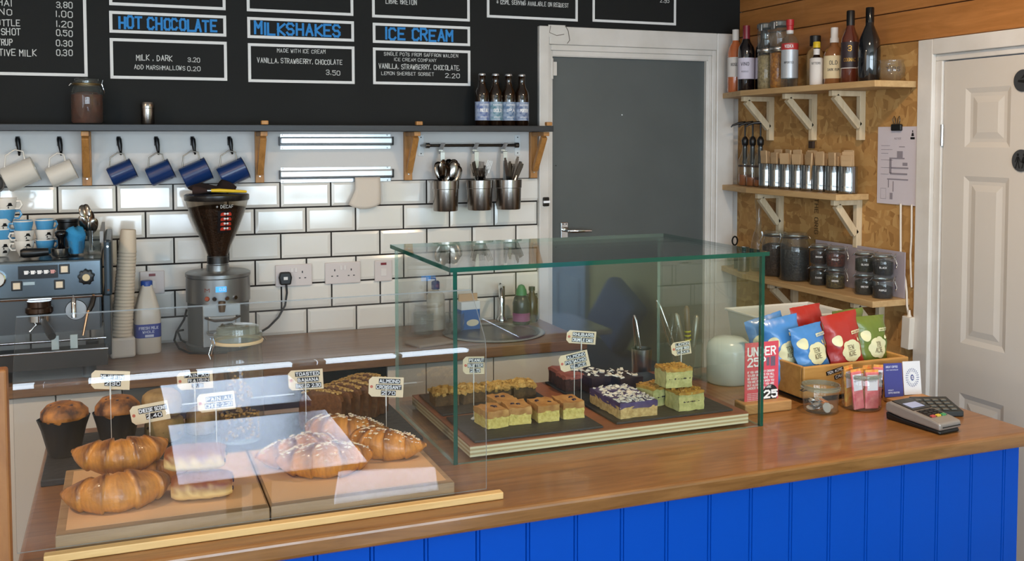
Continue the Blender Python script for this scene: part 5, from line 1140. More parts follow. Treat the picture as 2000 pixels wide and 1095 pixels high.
# ---------------------------------------------------------- price tags
def price_tag(loc, lines, label, tilt=0, rz=-.3, base=ZK, w=.086, h=.043, dot='b8604a'):
    x, y, z = loc; t = thing('price_tag', label, 'tag', (x, y, base), rz)
    zz = z-base
    card = G(); card.at((0, 0, zz), ry=-tilt); c_ = .008
    card.T = card.T @ XZ; card.prism([(-w/2+c_, -h/2), (w/2, -h/2), (w/2, h/2), (-w/2+c_, h/2), (-w/2, h/2-c_), (-w/2, -h/2+c_)], -.0004, .0004)
    cd_ = obj('card', card, KRAFT, t)
    T = MX.Translation((0, 0, zz)) @ MX.Rotation(-tilt, 4, 'Y')
    g = G(); g.T = T; g.face(*[g.pt(-w/2+.007+.0038*cos(k*pi/6), -.0006, .0038*sin(k*pi/6)) for k in range(12)]); obj('eyelet', g, mat('eyelet_'+dot, dot, .6), cd_)
    n = len(lines); lh = min(.0135, h*.8/n)
    for i, s in enumerate(lines):
        zc = (n-1)/2*lh*1.12-i*lh*1.12; wl = min(w*.74, .0082*len(s)+.004); xo = .004+R.uniform(-.003, .003)
        xa = -wl/2+xo+.002
        g = G(); g.T = T; g.box(xa, -.0009, zc-lh*.46, xa+wl, -.0005, zc+lh*.46); tp_ = obj('label_tape', g, TAPE, cd_)
        g = G(); g.T = T; text(g, s, xa+.002, zc-lh*.28, lh*.56, wl-.004, .2, lambda a, b: (a, -.0012, b)); o = obj('tape_lettering', g, INK, cd_, attr='open')
    st = obj('stick', G().tube([(.0, -.003, zz+.002), (.0, -.003, zz-h/2-.022), (.0, -.003, zz-h/2-.0225), (0, -.001, .004)], [.0017, .0017, .0007, .0007], 8), mat('stick_white', 'd4d2cc', .4), t, smooth=50)
    obj('peg', G().lathe([(0, .0002), (.008, .0002), (.008, .002), (.003, .006), (0, .006)], 12), mat('stick_clear', 'b9b9b4', .3), t, smooth=40)
ZL = .9305
price_tag((.579, -1.60, 1.141), ['MUFFIN', '2.30'], 'kraft price tag over the right-hand muffin', -.05, base=ZL); price_tag((.661, -1.66, 1.072), ['CHEESE SCONE', '2.40'], 'kraft price tag in front of the scones', .17, base=ZL)
price_tag((.77, -1.50, 1.10), ['PAIN AU', 'RAISIN', '2.2'], 'kraft price tag behind the pastries, half in reflection', .05, base=ZL); price_tag((.806, -1.66, 1.083), ['PAIN AU', 'CHOC 2.20'], 'kraft price tag in front of the granola jar', .1, base=ZL)
price_tag((1.03, -1.56, 1.092), ['TOASTED', 'BANANA', 'BREAD 2.30'], 'kraft price tag left of the banana bread', .05, base=ZL, h=.05); price_tag((1.215, -1.64, 1.075), ['ALMOND', 'CROISSANT', '2.70'], 'kraft price tag right of the almond croissants', -.05, base=ZL, h=.05)
price_tag((1.46, -1.60, 1.10), ['PEANUT', 'BUTTER', '2.5'], 'kraft price tag over the crumble squares', 0, h=.046, w=.056); price_tag((1.757, -1.585, 1.083), ['ALMOND', 'PISTACHIO', 'SLICE'], 'tilted kraft price tag left of the purple slices', .22, w=.082, h=.046)
price_tag((1.79, -1.56, 1.142), ['RHUBARB', 'CRUMBLE CAKE'], 'upper kraft price tag at the middle of the glass case', -.08, w=.082, h=.036); price_tag((2.085, -1.60, 1.096), ['LEMON', 'POPPY SEED', 'CAKE'], 'small kraft price tag above the lemon cake', .15, w=.056, h=.038)
# ---------------------------------------------------------- pastry boards
BRD = wood('bread_board', 'a58560', '8a6c49', .55, (1.5, 14, 14), 3, rnd=.05)
tag(obj('bread_board', G().box(.483, -2.028, ZT+.0003, .876, -1.63, .952), BRD, bev=.002), 'thick wooden board under the plain croissants', 'board'); tag(obj('bread_board', G().box(.879, -2.024, ZT+.0003, 1.268, -1.63, .952), BRD, bev=.002), 'thick wooden board under the almond croissants', 'board')
PAR = mat('brown_parchment', 'c9a074', .7)
tag(obj('parchment', G().box(.50, -2.005, .9523, .872, -1.645, .9528), PAR), 'brown parchment sheet on the left pastry board', 'paper'); tag(obj('parchment', G().box(.884, -2.005, .9523, 1.255, -1.645, .9528), PAR), 'brown parchment sheet on the right pastry board', 'paper')
ZP = .953
sl = obj('slate_board', G().box(.43, -1.615, ZT+.0003, 1.318, -1.255, .930), SLATE, bev=.002); tag(sl, 'long dark slate behind the pastry boards', 'slate')
# croissants
CRO = mat('croissant_crust', 'c98536', .42, attr='tone', col2='552408', noise=(45, .5), coat=.15, bump=(70, .6)); ALM = mat('almond_flakes', 'd9c7a6', .7)
def croissant(loc, rz, label, s=1, almond=False, sd=1, bend=1.0, rx=0, ry=0):
    t = thing('almond_croissant' if almond else 'croissant', label, 'croissant', loc, group='almond croissants' if almond else 'plain croissants', rot=(rx, ry, rz)); g = G(); n, m_ = 84, 18; rr = random.Random(sd); tone = []; L = .108*s; R0 = .042*s
    ph = rr.uniform(0, 1); cent = []
    for i in range(n+1):
        u = -1+2*i/n; ang = u*bend; rad = L/bend
        cx = rad*sin(ang); cy = rad*(1-cos(ang)); env = max(.06, (1-abs(u)**2.1))**.75
        q = (abs(u)*2.9+.5+.04*sin(9*u)) % 1; rid = (1-q)**.8
        r = R0*env*(.86+.19*rid); cent.append((cx, cy, r))
        for k in range(m_):
            a = 2*pi*k/m_; sk = .5*sin(a)*(1 if u > 0 else -1); q2 = (abs(u)*2.9+.5+.12*cos(a)+.04*sin(9*u)) % 1; rid = (1-q2)**.8; r = R0*env*(.85+.2*rid); wob = 1+.03*sin(3*a+i*.15+sd)+.008*rr.uniform(-1, 1)
            x_ = r*wob*cos(a); z_ = r*wob*sin(a)*.92; z_ = max(z_, -R0*.62*min(1, env+.2))
            g.pt(cx+x_*-sin(ang), cy+x_*cos(ang), z_+R0*.62)
            tone.append(min(1, max(0, .02+1.05*(rid**1.3)*(.35+.65*max(0, sin(a)))+.16*rr.uniform(-1, 1))))
    for i in range(n):
        for k in range(m_): g.face(i*m_+k, i*m_+(k+1) % m_, (i+1)*m_+(k+1) % m_, (i+1)*m_+k)
    g.face(*range(m_)); g.face(*range(n*m_, (n+1)*m_)); g.a = tone
    obj('crust', g, CRO, t, smooth=80)
    if almond:
        gg = G()
        for _ in range(90):
            i = rr.randrange(6, n-6); a = rr.gauss(pi/2, .5); v = g.v[i*m_+int(a/(2*pi)*m_) % m_]; gg.cb((v.x, v.y, v.z+.0008), (.007, .005, .0015), rr.uniform(0, 3), rr.uniform(-.4, .4), rr.uniform(-.4, .4))
        o = obj('almond_flakes', gg, ALM, t); o['kind'] = 'stuff'
        gg = G(); rr2 = random.Random(sd+5)
        for _ in range(120):
            i = rr2.randrange(4, n-4); a = rr2.gauss(pi/2, .55); v = g.v[i*m_+int(a/(2*pi)*m_) % m_]; gg.cb((v.x, v.y, v.z+.0005), (.003, .003, .001))
        o = obj('icing_sugar', gg, mat('icing_sugar', 'e6dfd6', .9), t); o['kind'] = 'stuff'
croissant((.595, -1.915, ZP), .12, 'large plain croissant lying at the front left of the board', 1.1, sd=3, bend=.95); croissant((.60, -1.80, ZP+.045), .05, 'plain croissant piled on top of the front one', 1.0, sd=8, bend=.9, rx=.25); croissant((.655, -1.79, ZP), -.3, 'plain croissant mostly hidden under the pile', .8, sd=12, bend=1.1)
croissant((1.02, -1.87, ZP), -.12, 'almond croissant at the front of the right board', 1.08, True, 21, .75); croissant((1.16, -1.795, ZP), -.75, 'almond croissant pointing to the right corner of the board', 1.02, True, 25, .8); croissant((.985, -1.775, ZP), .35, 'almond croissant at the left, half in reflection', 1.0, True, 29, .8); croissant((1.09, -1.70, ZP+.012), -.55, 'almond croissant at the rear of the right board', 1.05, True, 33, .75)
# chocolate rolls
def roll(loc, rz, label, sd):
    t = thing('chocolate_roll', label, 'pastry', loc, rz, 'flaky rolls on the left board'); g = G(); n, m_ = 14, 20; tone = []; rr = random.Random(sd); W, D, H = .060, .040, .050
    for i in range(n+1):
        u = -1+2*i/n; e = (1-abs(u)**5*.25)
        for k in range(m_):
            a = 2*pi*k/m_; ca, sa = cos(a), sin(a); y_ = D*e*abs(ca)**.8*(1 if ca > 0 else -1); z_ = H/2*e*abs(sa)**.85*(1 if sa > 0 else -1)
            j = rr.uniform(-.0008, .0008); g.pt(W*u, y_+j, z_+H/2+j); tone.append(min(1, max(0, .45+1.2*sa+.3*rr.uniform(-1, 1))))
    for i in range(n):
        for k in range(m_): g.face(i*m_+k, i*m_+(k+1) % m_, (i+1)*m_+(k+1) % m_, (i+1)*m_+k)
    g.face(*range(m_)); g.face(*range(n*m_, (n+1)*m_)); g.a = tone; obj('crust', g, CRO2, t, smooth=70)
    for y_, z_ in ((-.02, .02), (.004, .034), (.022, .022)): obj('chocolate_stick', G().at((W-.002, y_, z_), ry=pi/2).lathe([(0, 0), (.0045, 0), (.0045, .004), (0, .005)], 8), BER, t, smooth=40)
CRO2 = mat('roll_crust', 'e0bd7c', .5, attr='tone', col2='7a3c10', noise=(30, .3), bump=(50, .3))
roll((.755, -1.915, ZP), -.12, 'flaky chocolate roll lying on the board', 4); roll((.745, -1.875, ZP+.048), -.18, 'flaky chocolate roll stacked on the lower one', 6)
# muffins
MUFF = mat('muffin_top', 'b9752f', .6, noise=(30, .55), col2='42200c', bump=(40, 1)); WRAP = mat('black_muffin_paper', '15171a', .55)
for k, (x, y, l) in enumerate(((.470, -1.43, 'muffin in a black paper wrap at the far left'), (.590, -1.415, 'muffin in a black paper wrap right of the first'))):
    t = thing('muffin', l, 'muffin', (x, y, .9305), .4*k, 'muffins in black paper')
    obj('wrapper', G().lathe([(0, .001), (.034, .001), (.036, .004), (.048, .065), (.054, .092), (.052, .092), (.046, .065), (.033, .01), (0, .008)], 40, wob=lambda a, z: 1+(.06+.03*sin(12*a)+.055*sin(4*a+k))*(z/.092)**2), WRAP, t, smooth=30)
    obj('crumb', G().lathe([(.030, .02), (.040, .055), (.045, .078), (.0535, .090), (.052, .106), (.038, .122), (.016, .129), (0, .130)], 30, wob=lambda a, z: 1+.05*sin(3*a+1+k)+.03*sin(7*a)), MUFF, t, smooth=70)
    for q in range(6): a = q*1.1+k; obj('berry', G().at((.026*cos(a), .03*sin(a), .120)).lathe([(0, -.004), (.006, 0), (.004, .005), (0, .006)], 8), BER, t, smooth=60)
SCO = mat('scone_dough', 'b08e58', .7, noise=(30, .35), col2='86663a', bump=(40, .8))
for k, (x, y, z, l) in enumerate(((.70, -1.39, 0, 'pale fruit scone at the bottom of the pair'), (.697, -1.385, .063, 'pale fruit scone stacked on another'), (.80, -1.355, 0, 'pale fruit scone on the right, half in reflection'))):
    t = thing('scone', l, 'scone', (x, y, .9305+z), k, 'fruit scones'); obj('dough', G().lathe([(0, .0005), (.042, .0005), (.047, .006), (.048, .035), (.045, .052), (.036, .060), (.015, .0625), (0, .063)], 30, wob=lambda a, z_: 1+.05*sin(3*a+k)+.03*sin(5*a+2)), SCO, t, smooth=70)
    for q in range(7): a = q*.93+k*2; obj('raisin', G().at((.0455*cos(a), .0455*sin(a), .015+.03*((q*37) % 10)/10)).lathe([(0, -.005), (.0055, 0), (0, .005)], 7), mat('raisin', '2a1a14', .5), t, smooth=60)
# banana bread slices
BAN = mat('banana_crumb', '7a4e2a', .8, noise=(90, .35), col2='5a3418', bump=(110, .7)); BCR = mat('banana_crust', '5e3618', .6, noise=(40, .4), col2='43250e')
for k in range(6):
    t = thing('banana_bread_slice', ('front slice of the banana bread', 'second slice of the banana bread from the front', 'third slice of the banana bread from the front', 'fourth slice of the banana bread from the front', 'fifth slice of the banana bread from the front', 'rearmost slice of the banana bread')[k], 'bread', (1.085+.030*k, -1.465+.026*k, .9305), -.72, 'sliced banana bread', rot=(-.1, 0, -.62))
    P = [(-.055, 0), (.055, 0), (.06, .02), (.06, .075), (.052, .092), (.03, .104), (0, .108), (-.03, .104), (-.052, .092), (-.06, .075), (-.06, .02)]
    g = G(); g.T = XZ.copy(); g.prism(P, -.011, .011); obj('crumb', g, BAN, t, bev=.002); gg = G()
    rr = random.Random(k); 
    for _ in range(60): a = rr.uniform(-.055, .055); gg.cb((a, rr.uniform(-.012, .012), .104-.9*a*a*3.6+.002), (.006, .005, .004), rr.uniform(0, 3), rr.uniform(-.5, .5))
    o = obj('crumb_topping', gg, CRB, t); o['kind'] = 'stuff'
    obj('crust', G().box(-.0605, -.0112, .006, -.0595, .0112, .08).box(.0595, -.0112, .006, .0605, .0112, .08), BCR, t)
# big granola jar
gj = lid_jar('granola_jar', 'large clip-top glass jar of granola bars behind the guard', 'jar', (.878, -1.46, .9305), .062, .29, 0, None, rz=pi+.25, neck=.93, lidh=.035, glm=RIMG, lidm=mat('rubber_seal_cream', 'cbb48c', .5))
GRA = mat('granola_bar', '6b4a24', .6, noise=(70, .3), col2='2f1d0c', bump=(70, 1)); NUT = mat('granola_nuts', 'b58a4c', .6)
rr = random.Random(5)
for k, (x, y, z, rz, rx) in enumerate(((-.024, -.005, .036, .2, .1), (.024, -.008, .036, -.15, 0), (.0, .012, .098, .5, .2), (-.012, -.012, .150, .1, -.1))):
    c = thing('granola_bar', ('granola bar at the bottom left of the jar', 'granola bar at the bottom right of the jar', 'granola bar in the middle of the jar', 'granola bar at the top of the jar')[k], 'granola bar', (.878+x, -1.46+y, .9325+z), rz, 'granola bars in the jar', rot=(rx, 0, rz)); obj('bar', gridbox(-.021, -.022, -.03, .021, .022, .03, 5, 5, 6, .002, 200+k), GRA, c, smooth=60)
    gg = G()
    for _ in range(60):
        f_ = rr.randrange(3); p = [rr.uniform(-.021, .021), rr.uniform(-.022, .022), rr.uniform(-.03, .03)]
        if f_ == 0: p[1] = -.0225
        elif f_ == 1: p[0] = .0215
        else: p[2] = .0305
        gg.cb(p, (.006, .005, .004), rr.uniform(0, 3), rr.uniform(0, 3))
    o = obj('nuts', gg, NUT, c); o['kind'] = 'stuff'
# ============================================================ RIGHT END OF THE COUNTER
# under-25 notice on a wooden foot
sg = thing('age_notice', 'pink UNDER 25 notice in a wooden block beside the glass case', 'sign', (2.302, -1.675, ZT+.0005))
obj('block', G().prism([(-.075, -.035), (.085, -.035), (.072, .03), (-.068, .03)], 0, .03), wood('sign_block', 'b98c58', '9c7040', .5, (1.5, 14, 14), 3), sg, bev=.004)
cdm = mat('notice_pink', 'd34a5c', .5); card = obj('card', G().box(-.057, -.006, .018, .057, -.004, .197), cdm, sg)
f = lambda x, z: (x, -.0066, z); g = G()
text(g, 'UNDER', -.047, .160, .022, .092, .21, f); text(g, '25?', -.047, .130, .022, .058, .21, f)
for k, s in enumerate(('IF YOU ARE LUCKY ENOUGH', 'TO LOOK UNDER 25 YOU WILL', 'BE ASKED TO PROVE THAT', 'YOU ARE OVER 18 WHEN YOU', 'BUY ALCOHOL IF YOU ARE', 'UNDER 18 YOU ARE')): text(g, s, -.048, .110-k*.0092, .0055, .09-.01*(k == 5), .2, f)
for k in range(5): text(g, 'OFFENCE TO BUY ALCOHOL', -.048, .05-k*.0052, .0022, .04, .2, f)
obj('lettering', g, INK, card, attr='open')
g = G(); g.face(*[g.pt(.030+.026*cos(t*pi/14), -.0063, .046+.027*sin(t*pi/14)) for t in range(28)]); ci = obj('dark_circle', g, mat('notice_black', '1c1a1c', .5), card)
g = G(); text(g, '25', .010, .036, .019, .042, .28, lambda x, z: (x, -.0067, z)); obj('circle_lettering', g, INK, ci, attr='open')
g = G(); [g.face(*[g.pt(x0, -.0064, z0), g.pt(x1, -.0064, z0), g.pt(x1, -.0064, z1), g.pt(x0, -.0064, z1)]) for x0, z0, x1, z1 in ((.016, .128, .026, .152), (.030, .126, .046, .154))]; obj('printed_picture', g, mat('notice_grey', '6b5a6c', .6), card)
# crisp crate
CRW = wood('crate_pine', 'c08f4e', 'a87838', .5, (1.5, 14, 14), 3, rnd=.05)
cr = thing('crisp_crate', 'open pine crate full of crisp packets', 'crate', (2.652, -1.545, .930)); hx, hy, hz = .196, .125, .094
obj('front_board', G().box(-hx, -hy, 0, hx, -hy+.012, hz), CRW, cr, bev=.004); obj('back_board', G().box(-hx, hy-.012, 0, hx, hy, hz), CRW, cr, bev=.004)
for s in (-1, 1): obj('side_board', G().box(s*hx, -hy+.0125, 0, s*(hx-.012), hy-.0125, hz), CRW, cr, bev=.003)
obj('bottom', G().box(-hx+.012, -hy+.012, .002, hx-.012, hy-.012, .01), CRW, cr); obj('plinth', G().box(-hx+.025, -hy+.02, -.0145, hx-.02, hy-.02, -.0005), BLACK, cr)
for k, (s, x, z) in enumerate((('TEN ACRE', -.115, .068), ('CRISPS', -.085, .054))):
    g = G(); g.at((x, -hy-.0005, z), ry=-.2); g.box(0, -.0008, -.006, .062, 0, .006); tp_ = obj('label_tape', g, TAPE, cr)
    g = G(); g.at((x, -hy-.0005, z), ry=-.2); text(g, s, .004, -.0035, .007, .054, .18, lambda a, b: (a, -.0012, b)); obj('tape_lettering', g, INK, tp_, attr='open')
# crisp packets
def packet(loc, rot, colr, label, w=.128, h=.185, seed=1, dep=.026, prints=True):
    t = thing('crisp_packet', label, 'crisp packet', loc, group='crisp packets in the crate', rot=rot); rr = random.Random(seed); p1, p2 = rr.uniform(0, 6), rr.uniform(0, 6)
    def S(x, z, sgn=-1, d=0):
        u, v = 2*x/w, 2*z/h-1; b = max(0, 1-abs(u)**2.6)*max(0, 1-abs(v)**3.2)
        wr = .0034*sin(7*u+p1+4*v)*(1-abs(v))+.0034*sin(13*v+p2+5*u)*abs(u)+.0022*sin(26*u+p2+3*v)*abs(v)**3
        pin = 1-.06*max(0, 1-abs(v))**.8
        return (x*pin, sgn*(dep*b**.6+d)+wr, z)
    g = G(); nx, nz = 14, 16; I = {}
    for sgn in (-1, 1):
        for j in range(nz+1):
            for i in range(nx+1): I[(sgn, i, j)] = g.pt(*S(-w/2+w*i/nx, h*j/nz, sgn, .0004))
        for j in range(nz):
            for i in range(nx): g.face(I[(sgn, i, j)], I[(sgn, i+1, j)], I[(sgn, i+1, j+1)], I[(sgn, i, j+1)])
    foil = mat('packet_'+colr, colr, .38, coat=.2); obj('pouch', g, foil, t, smooth=70)
    PC = mat('packet_cream', 'd9d6ac', .5); PD = mat('packet_ink_'+colr, colr, .5)
    if not prints: return t
    def blob(cx, cz, rx_, rz_, lob, nm, m=PC, d=.0024):
        g = G(); n = 28; c = g.pt(*S(cx, cz, -1, d)); last = None; rings = []
        for q in (.33, .66, 1):
            rings.append([g.pt(*S(cx+rx_*q*(1+.10*abs(sin(lob*a/2)))*cos(a), cz+rz_*q*(1+.10*abs(sin(lob*a/2)))*sin(a), -1, d)) for a in [2*pi*k/n for k in range(n)]])
        for k in range(n):
            g.face(c, rings[0][k], rings[0][(k+1) % n])
            for a, b in zip(rings, rings[1:]): g.face(a[k], a[(k+1) % n], b[(k+1) % n], b[k])
        return obj(nm, g, m, t, smooth=70, attr='open')
    cl = blob(.005, .098, .036, .031, 7, 'printed_cloud'); blob(-.04, .135, .016, .016, 3, 'printed_crisp'); blob(.038, .128, .006, .005, 2, 'printed_dot')
    g = G(); text(g, 'TEN', -.008, .101, .014, .022, .11, lambda x, z: S(x, z, -1, .0034)); text(g, 'ACRE', -.010, .083, .014, .030, .11, lambda x, z: S(x, z, -1, .0034)); obj('cloud_lettering', g, mat('packet_brown_ink', '6a5a3c', .6), cl, attr='open')
    g = G()
    for a in range(4): x0 = .014+a*.011; g.face(*[g.pt(*S(*q, -1, .0024)) for q in ((x0, .146), (x0+.011, .147), (x0+.011, .157), (x0, .156))])
    st_ = obj('printed_flash', g, PC, t, attr='open'); g = G(); text(g, 'HAND COOKED', .017, .149, .0045, .038, .16, lambda x, z: S(x, z, -1, .0034)); obj('flash_lettering', g, PD, st_, attr='open')
    g = G(); text(g, 'CRISPS', -.022, .045, .009, .045, .18, lambda x, z: S(x, z, -1, .0026)); text(g, 'SEA SALT', -.022, .032, .008, .045, .18, lambda x, z: S(x, z, -1, .0026)); obj('flavour_lettering', g, PC, t, attr='open')
    return t
BLUEF, REDF, GRNF = '3f7fc0', 'a2241c', '64762a'
packet((2.555, -1.604, .945), (-.18, -.10, .12), BLUEF, 'blue crisp packet at the front left of the crate', seed=1); packet((2.505, -1.555, .945), (-.16, -.18, -.15), BLUEF, 'blue crisp packet second from the front left', h=.205, seed=2); packet((2.512, -1.475, .945), (-.05, -.26, -.2), BLUEF, 'blue crisp packet at the far left seen through the glass', h=.20, seed=3)
packet((2.685, -1.60, .943), (-.16, -.10, .05), REDF, 'red crisp packet at the front of the crate', w=.135, h=.215, seed=4); packet((2.625, -1.49, .945), (-.08, -.06, .1), REDF, 'red crisp packet behind the blue ones', h=.222, seed=5, prints=False)
packet((2.785, -1.585, .943), (-.12, .02, .1), GRNF, 'green crisp packet at the right of the crate', h=.195, seed=6); packet((2.765, -1.51, .943), (-.08, -.02, .1), GRNF, 'green crisp packet behind the other green one', h=.205, seed=7, prints=False)
# white tub, white dispenser, notebooks behind
WTB = mat('white_plastic_tub', 'd8d9d6', .35)
tb = thing('white_tub', 'large white plastic tub behind the crisp crate', 'tub', (2.665, -1.30, ZT+.0005)); g = G(); P = [(-.13, -.09), (.16, -.09), (.16, .09), (-.13, .09)]; Q = [(-.155, -.105), (.175, -.105), (.175, .105), (-.155, .105)]; th = .004
A = [g.pt(x, y, 0) for x, y in P]; B = [g.pt(x, y, .2) for x, y in Q]; Cc = [g.pt(x*.96, y*.94, .2) for x, y in Q]; D = [g.pt(x*.96, y*.94, .006) for x, y in P]
g.face(*A); g.face(*D)
for L1, L2 in ((A, B), (B, Cc), (Cc, D)):
    for k in range(4): g.face(L1[k], L1[(k+1) % 4], L2[(k+1) % 4], L2[k])
obj('body', g, WTB, tb); obj('rim', G().box(-.163, -.113, .196, .183, -.105, .205).box(-.163, .105, .196, .183, .113, .205).box(-.163, -.105, .196, -.155, .105, .205).box(.175, -.105, .196, .183, .105, .205), WTB, tb, bev=.003)
wd = thing('white_dispenser', 'rounded white plastic dispenser between case and crate', 'dispenser', (2.405, -1.36, ZT+.0005)); obj('body', G().lathe([(0, 0), (.064, 0), (.068, .006), (.070, .10), (.064, .128), (.046, .142), (0, .147)], 32), mat('dispenser_plastic', 'c9d4d2', .25), wd, smooth=60); obj('dark_slot', G().box(.02, -.0725, .02, .05, -.045, .07), mat('dispenser_slot', '3a332e', .6), wd)
nb = thing('spiral_notebook', 'spiral notebook standing behind the green packets', 'notebook', (2.80, -1.375, ZT+.0005), .2)
nb.location = (2.845, -1.375, ZT+.0005); obj('cover', G().box(-.02, -.004, 0, .06, .004, .155), mat('notebook_grey', '5f5f5d', .6), nb, bev=.001); obj('pages', G().box(-.018, .0045, .003, .058, .014, .172), mat('notebook_pages', 'b99a7c', .8), nb)
for k in range(9): obj('ring', G().tube([(-.02+.006*cos(a), .005+.008*sin(a), .02+k*.0155) for a in [q*pi/4 for q in range(8)]], .0012, 5, True), CHROME, nb)
# glass of cake tools behind the case
gl = obj('tool_jar', G().lathe([(0, .002), (.038, .002), (.042, .008), (.044, .115), (.042, .115), (.039, .01), (0, .008)], 26), JARG, None, (2.318, -1.265, ZT+.0005), smooth=50, attr='open'); tag(gl, 'glass jar of serving tools behind the cake case', 'jar')
def tool(base, tip, label, kind):
    b, t_ = V(base), V(tip); L = (t_-b).length; q = V((0, 0, 1)).rotation_difference((t_-b).normalized())
    t = thing('serving_tool', label, 'tool', base, rot=q.to_euler())
    if kind == 'tongs':
        for s in (-1, 1): obj('arm', G().tube([(0, s*.012, 0), (0, s*.016, L*.5), (0, s*.010, L*.92), (0, 0, L)], .0035, 8), CHROME, t, smooth=50)
    else:
        obj('handle', G().tube([(0, 0, L*.45), (0, 0, L*.7), (0, 0, L*.96), (0, 0, L)], [.007, .010, .009, .004], 10), mat('handle_'+kind, '5a4a38' if kind == 'knife' else '8f8c82', .35, 0 if kind == 'knife' else .8), t, smooth=60); obj('blade', G().box(-.009, -.001, 0, .009, .001, L*.46), STEEL, t)
        if kind == 'knife':
            for z in (.5, .56, .62): obj('yellow_band', G().tube([(0, 0, L*z), (0, 0, L*z+.004)], .0108, 10), mat('band_yellow', 'c6c21c', .4), t, smooth=50)
Zb = ZT+.01
tool((2.322, -1.26, Zb), (2.31, -1.26, Zb+.225), 'dark-handled serving knife with yellow bands', 'knife'); tool((2.315, -1.27, Zb), (2.268, -1.265, Zb+.205), 'thin steel server in the tool jar', 'server'); tool((2.335, -1.25, Zb), (2.358, -1.245, Zb+.19), 'serving spatula leaning right in the tool jar', 'server')
tool((2.30, -1.25, Zb), (2.215, -1.235, Zb+.245), 'long steel tongs leaning left in the tool jar', 'tongs')
sc_ = obj('steel_cup', G().lathe([(0, 0), (.028, 0), (.03, .004), (.033, .1), (.031, .1), (.028, .006), (0, .005)], 22), STEEL, None, (2.165, -1.225, ZT+.0005), smooth=40); tag(sc_, 'steel cup holding cake tongs behind the glass case', 'cup')
tool((2.165, -1.225, Zb), (2.135, -1.23, Zb+.2), 'brown-tipped cake tongs in the steel cup', 'tongs')
# coin jar
cj = thing('tip_jar', 'small clear glass jar of coins in front of the crate', 'jar', (2.452, -1.752, ZT+.0005))
obj('body', G().lathe([(0, .002), (.042, .002), (.048, .008), (.05, .05), (.052, .064)], 30), JARG, cj, smooth=50, attr='open'); obj('rim', G().lathe([(.052, .064), (.056, .066), (.056, .072), (.052, .074), (.0535, .079), (.051, .079), (.0505, .066)], 30), RIMG, cj, smooth=50, attr='open'); obj('hinge_wire', G().tube([(-.054, -.008, .068), (-.066, -.006, .066), (-.066, .006, .066), (-.054, .008, .068)], .0016, 6), mat('wire_dark', '4a4744', .3, .8), cj, smooth=50)
rr = random.Random(4)
for k in range(16):
    m_ = mat('coin_copper', 'c98456', .35, .5) if k % 5 == 0 else mat('coin_silver', 'c2c0ba', .3, .55); a = rr.uniform(0, 6.28); q = rr.uniform(0, .028); r_ = rr.uniform(.010, .0135)
    o = obj('coin', G().lathe([(0, 0), (r_, 0), (r_, .002), (0, .002)], 20), m_, None, (2.452+q*cos(a), -1.752+q*sin(a), ZT+.008+k*.0020), (rr.uniform(-.35, .35), rr.uniform(-.35, .35), 0), smooth=40)
    tag(o, 'copper coin in the small glass jar' if k % 5 == 0 else 'silver coin in the small glass jar', 'coin', 'coins in the jar')
o = obj('coin', G().lathe([(0, 0), (.0145, 0), (.0145, .0025), (0, .0025)], 24), mat('coin_silver', 'c2c0ba', .3, .55), None, (2.448, -1.783, ZT+.020), (1.3, 0, .1), smooth=40); tag(o, 'large silver coin leaning on the front of the jar glass', 'coin', 'coins in the jar')
# candy jar
cj = thing('candy_jar', 'glass jar of pink wrapped candy bars with a black tape label', 'jar', (2.588, -1.762, ZT+.0005)); obj('body', G().lathe([(0, .002), (.05, .002), (.055, .008), (.056, .075), (.053, .09)], 30), JARG, cj, smooth=50, attr='open'); obj('rim', G().lathe([(.053, .09), (.056, .094), (.056, .1), (.054, .104), (.052, .104), (.0515, .092)], 30), RIMG, cj, smooth=50, attr='open')
WR1 = mat('wrap_pink', 'd98a86', .4, noise=(50, .3), col2='c24a58'); WR2 = mat('wrap_orange', 'd9783c', .4, noise=(60, .3), col2='d9b65c'); WRW = mat('wrap_white', 'd8d4dc', .45)
for k, (x, y, rx, ry, l) in enumerate(((.006, -.036, -.06, .03, 'pink wrapped candy bar facing the front of the jar'), (-.03, -.026, -.05, -.09, 'pink wrapped candy bar left of the front one'), (.036, -.018, -.04, .10, 'pink wrapped candy bar right of the front one'), (-.014, -.008, 0, -.05, 'orange wrapped candy bar in the middle of the jar'), (.018, .006, .02, .04, 'orange wrapped candy bar behind the middle one'), (-.03, .014, .03, -.1, 'orange wrapped candy bar at the rear left'), (.03, .026, .05, .08, 'orange wrapped candy bar at the rear right'))):
    t = thing('candy_bar', l, 'candy bar', (2.588+x, -1.762+y, ZT+.006), .06*k-.1, 'wrapped candy bars', rot=(rx, ry, .05*k-.12)); ww = .021 if k == 0 else .017; hh = .104+.004*(k % 3); obj('wrapper', G().box(-ww, -.004, 0, ww, .004, hh), WR1 if k < 3 else WR2, t, bev=.0025); obj('crimp', G().box(-ww, -.0008, hh, ww, .0008, hh+.007), WR2, t)
    pn = obj('white_panel', G().box(-ww*.82, -.0047, hh*.5, ww*.82, -.0042, hh*.93), WRW, t)
    if k < 3: g = G(); text(g, 'BONBON', -ww*.7, hh*.82, .006, ww*1.4, .16, lambda a, b: (a, -.0052, b)); text(g, 'SWEETS', -ww*.7, hh*.74, .003, ww*1.2, .16, lambda a, b: (a, -.0052, b)); obj('panel_lettering', g, mat('print_grey', '77737c', .6), pn, attr='open')
f = cylmap(.0575, 0, -.62); g = G()
for k in range(4): z = .03+k*.0135; [g.face(*[g.pt(*f(*q)) for q in ((x_, z), (x_+.006, z+.001), (x_+.006, z+.012), (x_, z+.011))]) for x_ in (-.012, -.006, 0, .006)]
